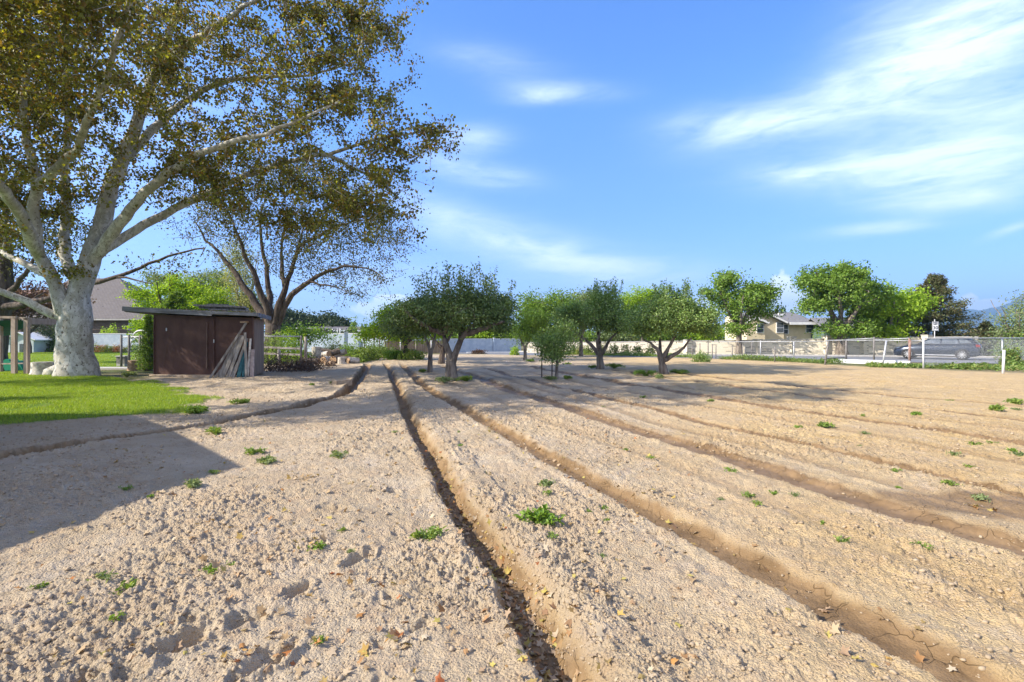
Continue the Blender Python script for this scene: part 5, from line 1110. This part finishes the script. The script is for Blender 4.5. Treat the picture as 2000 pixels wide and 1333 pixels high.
# speed sign
sg = thing('speed_sign', 'white speed limit 30 sign on a grey pole above the car', 'sign', tuple(gp(1826, 38.4)), rz=-.25)
tubeobj('pole', [(0, .04, 0), (0, .04, CAMH+36*.0384)], .035, 'metal', sg)
zc = CAMH+(HZ-637.5)*.0384; bd = MB().box((.03, 0, zc), (.40, .02, .68)).build('plate', M['white'], sg)
blk = mat('black_paint', (.02, .03, .06)); bm = MB()
for (x, z_, w_, h_s) in [(0, .325, .36, .012), (0, -.325, .36, .012), (-.175, 0, .012, .65), (.175, 0, .012, .65)]: bm.box((.03+x, -.014, zc+z_), (w_, .006, h_s))
bm.build('border', blk, bd)
for txt, sz, dz in (('SPEED', .105, .21), ('LIMIT', .105, .10), ('30', .32, -.23)):
    cu = bpy.data.curves.new('t', 'FONT'); cu.body = txt; cu.size = sz*1.05; cu.align_x = 'CENTER'; cu.extrude = .003; cu.offset = .003
    to = bpy.data.objects.new('t', cu); COL.objects.link(to); bpy.context.view_layer.update()
    me = bpy.data.meshes.new_from_object(to); bpy.data.objects.remove(to); o = bpy.data.objects.new('lettering', me); COL.objects.link(o); o.parent = bd
    me.materials.clear(); me.materials.append(blk); o.location = (.03, -.016, zc+dz); o.rotation_euler = (R(90), 0, 0)

# ------------------------------------------------------------------ parked car
def make_car():
    cy = R(-46); Yc = 34.6; root = thing('parked_car', 'dark slate-blue hatchback parked on the road behind the bright chain link fence', 'car', (.829*Yc+0, Yc, .01), rz=cy)
    # local: -x is the front (faces left), y across, z up
    paint = mat('car_paint', (.020, .032, .055), None, rough=.22, metal=.5, spec=.6)
    L, Wd = 4.55, .90; xs = [-2.27, -2.2, -2.0, -1.6, -1.1, -.75, -.2, .5, 1.2, 1.7, 2.05, 2.22, 2.28]
    top = [.62, .72, .80, .90, .97, 1.0, 1.01, 1.02, 1.03, 1.04, 1.04, .98, .80]; bot = [.34, .24, .2, .19, .19, .19, .19, .19, .19, .19, .22, .3, .42]
    wid = [.58, .72, .83, .89, .90, .90, .90, .90, .90, .89, .85, .78, .66]
    sec = []
    for x, t_, b_, w_ in zip(xs, top, bot, wid):
        m_ = (t_+b_)/2
        sec.append([(x, -w_*.86, b_), (x, -w_, b_+.14), (x, -w_*1.0, m_), (x, -w_*.97, t_-.12), (x, -w_*.86, t_-.02), (x, 0, t_+.03), (x, w_*.86, t_-.02), (x, w_*.97, t_-.12), (x, w_, m_), (x, w_, b_+.14), (x, w_*.86, b_)])
    n = 11; m = MB(); vs = [p for s in sec for p in s]; fs = [(i*n+j, (i+1)*n+j, (i+1)*n+(j+1) % n, i*n+(j+1) % n) for i in range(len(xs)-1) for j in range(n)]
    m.add(vs, fs+[tuple(range(n)), tuple(range((len(xs)-1)*n, len(xs)*n))[::-1]], True)
    m.build('body', paint, root)
    # cabin
    cx = [-.95, -.25, .3, 1.2, 1.75, 2.15]; cz = [1.0, 1.40, 1.46, 1.44, 1.36, 1.04]; cw = [.80, .66, .64, .64, .62, .70]
    m = MB(); vs = []; 
    for x, z_, w_ in zip(cx, cz, cw): vs += [(x, -.82, .99), (x, -w_, z_-.05), (x, -w_*.85, z_), (x, 0, z_+.02), (x, w_*.85, z_), (x, w_, z_-.05), (x, .82, .99)]
    n = 7; m.add(vs, [(i*n+j, (i+1)*n+j, (i+1)*n+j+1, i*n+j+1) for i in range(5) for j in range(6)]+[(0, 1, 2, 3, 4, 5, 6), tuple(range(35, 42))[::-1]], True)
    m.build('cabin', paint, root)
    gl_ = M['glass']
    def side(z, x):  # half width of the cabin side at height z
        zt = np.interp(x, cx, cz)-.05; wt = np.interp(x, cx, cw); return .82+(wt-.82)*min(1, (z-.99)/max(.05, zt-.99))
    for s in (-1, 1):
        for poly in ([(-.72, 1.04), (-.22, 1.345), (.28, 1.385), (.28, 1.04)], [(.36, 1.04), (.36, 1.385), (1.1, 1.365), (1.22, 1.04)], [(1.30, 1.06), (1.20, 1.36), (1.62, 1.31), (1.85, 1.08)]):
            pts = [Vector((x, s*(side(z_, x)+.012), z_)) for x, z_ in poly]; MB().prism(pts, (0, 0, 0), (0, s*.012, 0)).build('side_window', gl_, root)
        MB().box((-.62, s*.93, 1.03), (.12, .2, .12)).build('mirror', paint, root)
        MB().bar((-1.0, s*.915, .30), (1.15, s*.915, .30), .02, .05).build('sill_trim', M['metal'], root)
        for x in (.1, 1.0): MB().box((x, s*.915, .86), (.16, .03, .03)).build('door_handle', M['dull_metal'], root)
        MB().prism([(-2.22, s*.62, .66), (-1.95, s*.83, .70), (-1.75, s*.87, .82), (-2.1, s*.76, .78)], (0, 0, 0), (-.02, s*.03, .01)).build('headlight', M['glass'], root)
        MB().prism([(2.05, s*.86, .85), (2.22, s*.72, .83), (2.20, s*.72, .98), (2.02, s*.84, 1.0)], (0, 0, 0), (.03, s*.02, 0)).build('tail_light', mat('red_lens', (.3, .02, .02), rough=.2), root)
    MB().prism([(-.90, -.68, 1.03), (-.90, .68, 1.03), (-.30, .58, 1.375), (-.30, -.58, 1.375)], (-.03, 0, .02), (-.01, 0, .01)).build('windscreen', gl_, root)
    MB().prism([(2.13, -.58, 1.08), (2.13, .58, 1.08), (1.80, .54, 1.33), (1.80, -.54, 1.33)], (.03, 0, .02), (.05, 0, .03)).build('rear_window', gl_, root)
    tyre = mat('tyre_rubber', (.02, .02, .021), rough=.8)
    for x in (-1.40, 1.38):
        for s in (-1, 1):
            wr = thing('wheel', None, None); wr.parent = root; wr.location = (x, s*.84, .335)
            MB().tube([(0, -.10, 0), (0, -.11, 0), (0, .11, 0), (0, .10, 0)], [.28, .33, .33, .28], 22).build('tyre', tyre, wr)
            rm = MB(); rm.tube([(0, s*.085, 0), (0, s*.118, 0)], [.225, .235], 22, False); rm.tube([(0, s*.05, 0), (0, s*.125, 0)], [.06, .045], 10)
            for q in range(10):
                th = q*2*math.pi/10+.3; rm.bar((0, s*.118, 0), (math.cos(th)*.228, s*.118, math.sin(th)*.228), .03, .025, (0, 1, 0))
            rm.build('rim', M['metal'], wr)
    for s in (-1, 1):
        for x in (-1.40, 1.38):
            a = MB(); k = 14; pts = [(x+math.cos(math.pi*i/k)*.385, s*.908, .335+math.sin(math.pi*i/k)*.385) for i in range(k+1)]+[(x-.385, s*.908, .2), (x+.385, s*.908, .2)]
            a.prism(pts, (0, 0, 0), (0, s*.004, 0)).build('wheel_arch', tyre, root)
    MB().box((-2.25, 0, .36), (.06, .9, .14)).build('grille', M['dull_metal'], root)
make_car()

# vines and ground cover
rv = np.random.RandomState(33)
def cover(name, label, n, fn_, ls, lm, up=.6):
    c = fn_(n); v, f = leaves(c, ls, rv, up); return tag(mesh_obj(name, v, f, LM[lm]), label, 'ground cover', kind='stuff')
def strip(a, b, wd, h):
    def f(n):
        u = rv.uniform(0, 1, n); w_ = rv.normal(size=n)*wd; a_, b_ = np.array(a), np.array(b); d = b_-a_; L = np.hypot(*d); nr = np.array([d[1], -d[0]])/L
        p = a_+u[:, None]*d+nr*w_[:, None]; bump = np.clip(fbm(p[:, 0]*1.1, p[:, 1]*1.1, 9, 3)+.6, .1, 1.2)
        return np.stack([p[:, 0], p[:, 1], rv.uniform(0, 1, n)*h*bump+.01], 1)
    return f
cover('vine_cover', 'mat of green vines creeping along the foot of the bright chain link fence', 15000, lambda n: np.vstack([strip((18.2, 26.2), (21.5, 24.4), .55, .24)(n//4), strip((20.5, 23.9), (27, 23.6), .75, .26)(n//3), strip((24.5, 24.2), (35, 24.5), 1.0, .8)(n//3)]), .11, 'ivy')
cover('weed_strip', 'dry mixed weeds along the foot of the low wire fence', 5200, strip((14.5, 35), (18.5, 28.8), .45, .32), .085, 'ivy')
cover('weed_strip', 'low green weeds along the far edge of the orchard below the block wall', 5200, strip((3, 45.3), (14, 37.2), .5, .38), .10, 'weed')
bush('hedge', 'tall rough hedge behind the bright fence at the right edge', gp(2025, 32), 2.3, 1.5, 2.0, 6500, .13, 'ivy', 150, cat='hedge')
bush('hedge', 'yellow-green hedge top right of the parked car', gp(1985, 41), 3.0, 1.5, 2.35, 5000, .16, 'sage', 151, cat='hedge')
bush('shrub', 'small ivy heap with red leaves behind the bright fence', gp(1975, 27.5), .5, .5, .9, 1500, .1, 'ivy', 152)
GV = 'grapevines trained along the far wall'
vlabs = ['vine at the left end of the row, touching the staked sapling outline', 'second vine from the left end of the row', 'third vine, just left of the vase-shaped apple trunk', 'vine right behind the vase-shaped apple trunk', 'first vine right of the vase-shaped apple trunk', 'middle vine between the two right-hand apple trunks', 'vine before the wall left of the wide apple tree', 'reddish vine nearest the trunk of the wide apple tree']
for k, px_ in enumerate([1118, 1134, 1150, 1178, 1199, 1222, 1245, 1270]):
    bush('grapevine', vlabs[k], gp(px_, 43.5-(px_-1118)*.018), .5, .3, .95, 420, .13, 'birch' if k % 2 else 'ivy', 160+k, cat='vine', group=GV, stems=3)

# ------------------------------------------------------------------ weeds on the soil
def weed(x, y, r, label, seed, lm='weed', group='green weeds sprouting from the bare soil', h=.6, ls=None):
    rs = np.random.RandomState(seed); z = hz(x, y, True) if y < 14 else hz(x, y); n = int(np.clip(110*(r/.09)**1.5, 50, 1200)); r *= 1.0; arms = rs.randint(4, 9); cen = []
    th = rs.uniform(0, 6.28, arms); ln = rs.uniform(.45, 1.1, arms)*r
    k = rs.randint(0, arms, n); u = rs.uniform(.05, 1, n); a = th[k]+rs.normal(size=n)*.22
    cen = np.stack([np.cos(a)*ln[k]*u, np.sin(a)*ln[k]*u, (.12+.5*np.sin(u*2.6))*r*h+rs.normal(size=n)*r*.05+.006], 1)
    v, f = leaves(cen, ls or min(.06, max(.022, r*.34)), rs, .45, aspect=.42)
    o = mesh_obj('weed', v, f, LM[lm]); o.location = (x, y, z-.008); tag(o, label, 'weed', group); return o
WD = [ # px, py, half width px, label
 (840, 1048, 34, 'largest leafy weed on the left lip of the deep shadowed furrow'), (1060, 1020, 42, 'broad weed mat right of the deep furrow, below the pair of tufts'), (1068, 950, 20, 'upper tuft of a pair on the bed between the two main furrows'), (1070, 966, 13, 'lower tuft of a pair on the bed between the two main furrows'),
 (1080, 1056, 17, 'wispy tuft just below the broad weed mat'), (620, 1073, 22, 'dark tuft left of centre, level with the broad weed mat'), (685, 1080, 9, 'tiny sprig between the dark tuft and the deep furrow'), (628, 1257, 19, 'single upright sprig near the bottom edge left of the furrow'),
 (455, 1103, 14, 'upper end of the trailing weed left of centre'), (410, 1122, 22, 'lower end of the trailing weed left of centre'), (207, 1137, 25, 'low weed mat in the lower left, the left of two touching ones'), (248, 1150, 33, 'low weed trailing right in the lower left, the right of two touching ones'),
 (70, 1158, 17, 'bright weed nearest the left edge in the foreground'), (225, 1217, 15, 'faint sprig below the two touching weeds in the lower left'), (375, 957, 24, 'weed right on the edge of the big shadow, larger one'), (243, 962, 15, 'weed inside the big shadow at the left'), (413, 927, 13, 'dark weed inside the tip of the big shadow'),
 (293, 976, 9, 'tiny weed on the shadow edge'), (524, 905, 22, 'round bushy weed just right of the shadow tip'), (497, 886, 20, 'flat weed above the round bushy one'), (425, 847, 20, 'upright weed beside the curved row'), (385, 803, 30, 'big weed clump at the corner of the lawn'), (660, 893, 20, 'flat weed in the middle of the left bed'),
 (668, 1035, 9, 'tiny sprig below the flat weed of the left bed'), (773, 845, 8, 'sprig on the left rim of the deep furrow far from the camera'), (900, 873, 7, 'sprig on the ridge right of the deep furrow'), (895, 842, 7, 'small sprig behind the one on the ridge'),
 (1272, 903, 11, 'grey-green sprig alone in the middle bed'), (1225, 885, 9, 'left sprig of three in the middle bed'), (1430, 928, 14, 'round weed on the bed above the wet furrow'), (1407, 976, 9, 'left weed of the group on the wide bed'), (1465, 968, 17, 'pale flat weed second in the group on the wide bed'), (1480, 990, 15, 'trailing weed below the pale flat one'),
 (1513, 967, 14, 'upright weed in the middle of the group on the wide bed'), (1557, 975, 14, 'right-hand weed of the group on the wide bed'), (1187, 1022, 9, 'round sprig beside the wet furrow, below'), (1150, 1002, 9, 'sprig beside the wet furrow, above left'), (1180, 1000, 11, 'flat sprig beside the wet furrow, above right'), (1175, 1088, 9, 'faint sprig low between the two main furrows'),
 (1645, 1067, 19, 'yellow-tipped round weed in the right foreground'), (1800, 1078, 18, 'trailing weed in the right foreground near the damp patch'), (1605, 1020, 9, 'small dark sprig up left of the yellow-tipped weed'), (1918, 978, 19, 'weed beside the damp run-out at the right'), (1860, 953, 17, 'weed above the damp run-out, left of the red leaf'), (1747, 925, 14, 'weed on the bed above the third wet row'),
 (1753, 952, 7, 'tiny sprig under the one above the third wet row'), (1862, 892, 13, 'round weed in the right middle bed, the left of two'), (1892, 914, 13, 'weed in the right middle bed, the right of two'), (1610, 832, 17, 'wide flat grey-green weed on the far right bed'), (1558, 836, 10, 'small round weed left of the wide flat one'), (1690, 847, 11, 'round weed below the long brown row at right'),
 (1687, 812, 9, 'weed touching the long brown row, above'), (1700, 823, 7, 'weed touching the long brown row, below'), (1790, 809, 12, 'dark round weed above the long brown row'), (1682, 872, 6, 'tiny sprig in the right middle bed'), (1905, 868, 12, 'flat weed near the right edge, the left of two'), (1937, 864, 9, 'flat weed near the right edge, the right of two'),
 (1985, 880, 14, 'weed at the right edge below the long brown row'), (1990, 892, 16, 'lowest weed at the right edge below the long brown row'), (1937, 799, 21, 'wide flat weed on the far right bed'), (1980, 787, 18, 'weed clump at the far right edge'), (1850, 779, 9, 'small far weed right of the orchard shadow'), (1985, 799, 9, 'small weed by the wide flat one at the far right'),
 (1178, 793, 5, 'speck of weed at the edge of the orchard shadow'), (1390, 783, 9, 'small weed at the orchard shadow edge, right'), (1256, 777, 8, 'small dark weed inside the orchard shadow'), (868, 746, 22, 'bright weed patch left of the forked apple trunk'), (912, 743, 20, 'weed patch right of the forked apple trunk'), (825, 726, 12, 'weed tuft beside the pale slim trunk'),
 (1262, 731, 26, 'bright weed patch left of the wide apple trunk'), (1285, 736, 18, 'weed patch in front of the wide apple trunk'), (1325, 727, 20, 'dark weed patch right of the wide apple trunk'), (1200, 718, 20, 'dark weed strip right of the vase-shaped trunk'), (1155, 717, 12, 'twiggy weed left of the vase-shaped trunk'), (1075, 741, 14, 'weed patch at the foot of the two stakes'), (1104, 738, 12, 'weed patch right of the sapling foot'),
 (1110, 711, 8, 'small weed tuft between the sapling and the vase-shaped tree'), (1036, 703, 10, 'weed at the foot of the thin light green tree'), (652, 748, 9, 'weed left of the concrete block by the curved row'), (470, 786, 18, 'pale weed on the bare strip between lawn and curved row'), (610, 752, 6, 'tiny weed in the shade below the woodpile'), (330, 730, 20, 'low light weeds at the shed door corner'), (245, 734, 20, 'low light weeds near the log rounds')]
for k, (px_, py_, hw_, lb) in enumerate(WD):
    b = G(px_, py_+3); big = py_ < 760
    weed(b.x, b.y, hw_/F*b.y*1.05, lb, 200+k, lm=('weed', 'weed', 'sage', 'mid')[(k*7) % 4], h=.6 if big else .5, ls=.06 if big else None)

# ------------------------------------------------------------------ clods, litter, grass
def rocks(n, seed):
    rs = np.random.RandomState(seed); ph = (1+5**.5)/2
    iv = np.array([(-1, ph, 0), (1, ph, 0), (-1, -ph, 0), (1, -ph, 0), (0, -1, ph), (0, 1, ph), (0, -1, -ph), (0, 1, -ph), (ph, 0, -1), (ph, 0, 1), (-ph, 0, -1), (-ph, 0, 1)], float)/1.9
    fc = np.array([(0, 11, 5), (0, 5, 1), (0, 1, 7), (0, 7, 10), (0, 10, 11), (1, 5, 9), (5, 11, 4), (11, 10, 2), (10, 7, 6), (7, 1, 8), (3, 9, 4), (3, 4, 2), (3, 2, 6), (3, 6, 8), (3, 8, 9), (4, 9, 5), (2, 4, 11), (6, 2, 10), (8, 6, 7), (9, 8, 1)])
    r = np.exp(rs.uniform(math.log(1.5), math.log(15), n)); th = rs.uniform(R(-50), R(50), n); x, y = np.sin(th)*r, np.cos(th)*r
    k = (inpoly(x, y, LAWN) < -.1); x, y, r = x[k], y[k], r[k]; z, _, wt, rg, _, fl = terrain(x, y)
    k = (rs.uniform(0, 1, len(x)) < (rg-.25)*1.1)*(rs.uniform(0, 1, len(x)) < .25+.9*sst(-.3, .4, fbm(x*.9, y*.9, 14, 3))); x, y, z, r = x[k], y[k], z[k], r[k]; m = len(x)
    s = (.0030+.0022*rs.pareto(2.3, m)).clip(0, .012)*(1+r*.09)
    v = iv[None]*(1+rs.uniform(-.45, .35, (m, 12, 1))); v = v*np.stack([rs.uniform(.8, 1.3, m), rs.uniform(.8, 1.3, m), rs.uniform(.55, .9, m)], 1)[:, None]
    a = rs.uniform(0, 6.28, m); ca_, sa_ = np.cos(a)[:, None], np.sin(a)[:, None]; v = np.stack([v[..., 0]*ca_-v[..., 1]*sa_, v[..., 0]*sa_+v[..., 1]*ca_, v[..., 2]], -1)*s[:, None, None]
    v[..., 2] += (z+s*.25)[:, None]; v[..., 0] += x[:, None]; v[..., 1] += y[:, None]
    return v.reshape(-1, 3), (fc[None]+(np.arange(m)*12)[:, None, None]).reshape(-1, 3)
v, f = rocks(75000, 71)
M['clod'] = mat('dry_clod', (.32, .245, .16), (.42, .33, .225), 9, .95)
tag(mesh_obj('soil_clods', v, f, M['clod']), 'crumbs and clods of dry soil strewn over the beds', 'clods', kind='stuff')
# dry plane leaves: lobed outline, curled
def litter(cent, size, rs):
    n = len(cent); k = 11; aa = np.linspace(-2.6, 2.6, k); rr = np.array([.45, .8, .5, .95, .55, 1.1, .55, .95, .5, .8, .45])
    u = np.stack([np.cos(aa)*rr, np.sin(aa)*rr, .3*rr**2*np.abs(np.sin(aa))], 1); u = np.vstack([[[-.15, 0, 0]], u])
    Rm = rs.normal(size=(n, 3))*[.35, .35, 1]; out = []
    a = rs.uniform(0, 6.28, n); tx = rs.normal(size=n)*.45; ty = rs.normal(size=n)*.45; s = size*rs.uniform(.45, 1.2, n)
    v = u[None]*s[:, None, None]*np.stack([np.ones(n), rs.uniform(.5, 1, n), rs.uniform(.4, 2.6, n)*rs.choice([-1, 1], n)], 1)[:, None]
    v = np.stack([v[..., 0]*np.cos(a)[:, None]-v[..., 1]*np.sin(a)[:, None], v[..., 0]*np.sin(a)[:, None]+v[..., 1]*np.cos(a)[:, None], v[..., 2]], -1)
    v[..., 2] += v[..., 0]*tx[:, None]+v[..., 1]*ty[:, None]+np.abs(s*.3)[:, None]
    v += cent[:, None]
    tri = np.stack([np.zeros(k-1, int), np.arange(1, k), np.arange(2, k+1)], 1)
    return v.reshape(-1, 3), (tri[None]+(np.arange(n)*(k+1))[:, None, None]).reshape(-1, 3)
rl_ = np.random.RandomState(72); cc = []
ys_, xs_ = np.array(FUR[0][0]), np.array(FUR[0][1]); n = 900; y = 2.0+rl_.beta(1, 2.2, n)*7; x = np.interp(y, ys_, xs_)+rl_.normal(size=n)*.075+.02
k = vnoise(y*2.3, y*0, 3)+.5 > rl_.uniform(0, 1, n)*.9; cc.append(np.stack([x[k], y[k]], 1))
n = 900; r = np.exp(rl_.uniform(math.log(2), math.log(12), n)); th = rl_.uniform(R(-48), R(20), n); cc.append(np.stack([np.sin(th)*r, np.cos(th)*r], 1))
n = 160; y = rl_.uniform(2.3, 9, n); x = np.interp(y, FUR[1][0], FUR[1][1])+rl_.normal(size=n)*.2; cc.append(np.stack([x, y], 1))
for cx_, cy_, m_ in [(-1.0, 2.45, 12), (-1.35, 3.6, 12), (-.55, 2.45, 14), (-.75, 3.0, 8), (-1.75, 3.1, 8), (1.55, 2.25, 6), (-2.1, 5.2, 20), (-3.2, 4.6, 14), (.75, 2.3, 5), (3.9, 4.3, 16), (-1.2, 2.3, 16)]:
    cc.append(np.stack([cx_+rl_.normal(size=m_)*.07, cy_+rl_.normal(size=m_)*.05], 1))
cc = np.vstack(cc); zc_ = terrain(cc[:, 0], cc[:, 1])[0]; v, f = litter(np.column_stack([cc, zc_+.002]), .030, rl_)
tag(mesh_obj('fallen_leaves', v, f, LM['litter']), 'curled dry fallen leaves drifted in the deep furrow and over the soil', 'leaf litter', kind='stuff')
# straw and twigs
rw = np.random.RandomState(73); t = MB(); n = 260
r = np.exp(rw.uniform(math.log(1.9), math.log(8), n)); th = rw.uniform(R(-46), R(46), n); x, y = np.sin(th)*r, np.cos(th)*r; z = terrain(x, y)[0]
for i in range(n):
    a = rw.uniform(0, 6.28); L = rw.uniform(.02, .09); d = Vector((math.cos(a)*L, math.sin(a)*L, rw.uniform(-.2, .5)*L)); p = Vector((x[i], y[i], z[i]+.006)); t.tube([p, p+d*.5+Vector((0, 0, .006)), p+d], [.0018, .0016, .001], 3, False)
tag(t.build('dry_twigs', mat('straw', (.25, .17, .09), (.45, .36, .22), 9, .9)), 'scattered bits of dry twig and straw on the soil', 'twigs', kind='stuff')
# lawn blades
def blades(name, label, poly, n, box, h, wd, seed, zoff=0):
    rs = np.random.RandomState(seed); x = rs.uniform(box[0], box[1], n); y = rs.uniform(box[2], box[3], n)
    z, lw_, *_ = terrain(x, y); k = (lw_ > rs.uniform(.1, .9, n)) & (inpoly(x, y, poly) > -.8) & (np.abs(x)/y < 1.25) & (fbm(x*1.3, y*1.3, 44, 3) > -.38+rs.uniform(-.1, .1, n)); x, y, z = x[k], y[k], z[k]; n = len(x)
    a = rs.uniform(0, 6.28, n); hh_ = h*rs.uniform(.5, 1.3, n)*(1+.5*fbm(x*1.4, y*1.4, 45, 3)); ww = wd*(.7+.5*rs.uniform(size=n)); lx, ly = rs.normal(size=n)*.45*hh_, rs.normal(size=n)*.45*hh_
    b0 = np.stack([x-np.cos(a)*ww, y-np.sin(a)*ww, z-.01], 1); b1 = np.stack([x+np.cos(a)*ww, y+np.sin(a)*ww, z-.01], 1); tp = np.stack([x+lx, y+ly, z+hh_], 1)
    v = np.stack([b0, b1, tp], 1).reshape(-1, 3); return tag(mesh_obj(name, v, np.arange(n*3).reshape(-1, 3), LM['grass']), label, 'grass', kind='stuff')
blades('lawn_grass', 'short bright green grass of the near lawn around the plane tree', LAWN, 330000, (-21, -6, 7.6, 23.5), .05, .006, 81)
blades('far_lawn_grass', 'bright mown grass of the far lawn beyond the path', LAWN2, 110000, (-60, -19, 24.4, 52), .05, .014, 82)

# ------------------------------------------------------------------ the house beside the camera that throws the long shadow
nh = thing('near_house', 'low brick house out of frame at left whose eaves throw the shadow on the soil', 'house', (-12, 3, 0))
ev = [(-7.38, 1.1), (-6.83, 4.58), (-9.63, 7.35), (-10.9, 8.4), (-17, 8.2), (-17, -6), (-8.3, -6)]; o0 = Vector((-12, 3, 0)); apx = Vector((-13, 1.5, 3.9))-o0
roofpoly('roof', [[Vector((*ev[i], 2.8))-o0, Vector((*ev[(i+1) % 7], 2.8))-o0, apx] for i in range(7)], M['shingle_brown'], nh)
cx0, cy0 = -12.5, 1.2; inn = [(cx0+(x-cx0)*.88, cy0+(y-cy0)*.88) for x, y in ev]; wl = MB()
for i in range(7):
    p, q = Vector((*inn[i], 0))-o0, Vector((*inn[(i+1) % 7], 0))-o0; nrm = (q-p).cross(Vector((0, 0, 1))).normalized(); wl.prism([p, q, q+Vector((0, 0, 2.78)), p+Vector((0, 0, 2.78))], (0, 0, 0), -nrm*.2)
planar_uv(wl.build('wall', M['brick'], nh))

# ------------------------------------------------------------------ the air that fades the far mountains
hm = bpy.data.materials.new('thin_haze'); hm.use_nodes = True; g = NT(hm.node_tree); g.n.clear()
pv = g.node('ShaderNodeVolumePrincipled'); pv.inputs['Density'].default_value = .00023; pv.inputs['Color'].default_value = (.42, .70, 1, 1); pv.inputs['Anisotropy'].default_value = .2
ho = g.node('ShaderNodeOutputMaterial'); g.l.new(pv.outputs[0], ho.inputs['Volume'])
hb = MB().box((0, 0, 255), (15000, 15000, 514)); tag(hb.build('haze', hm), kind='stuff')
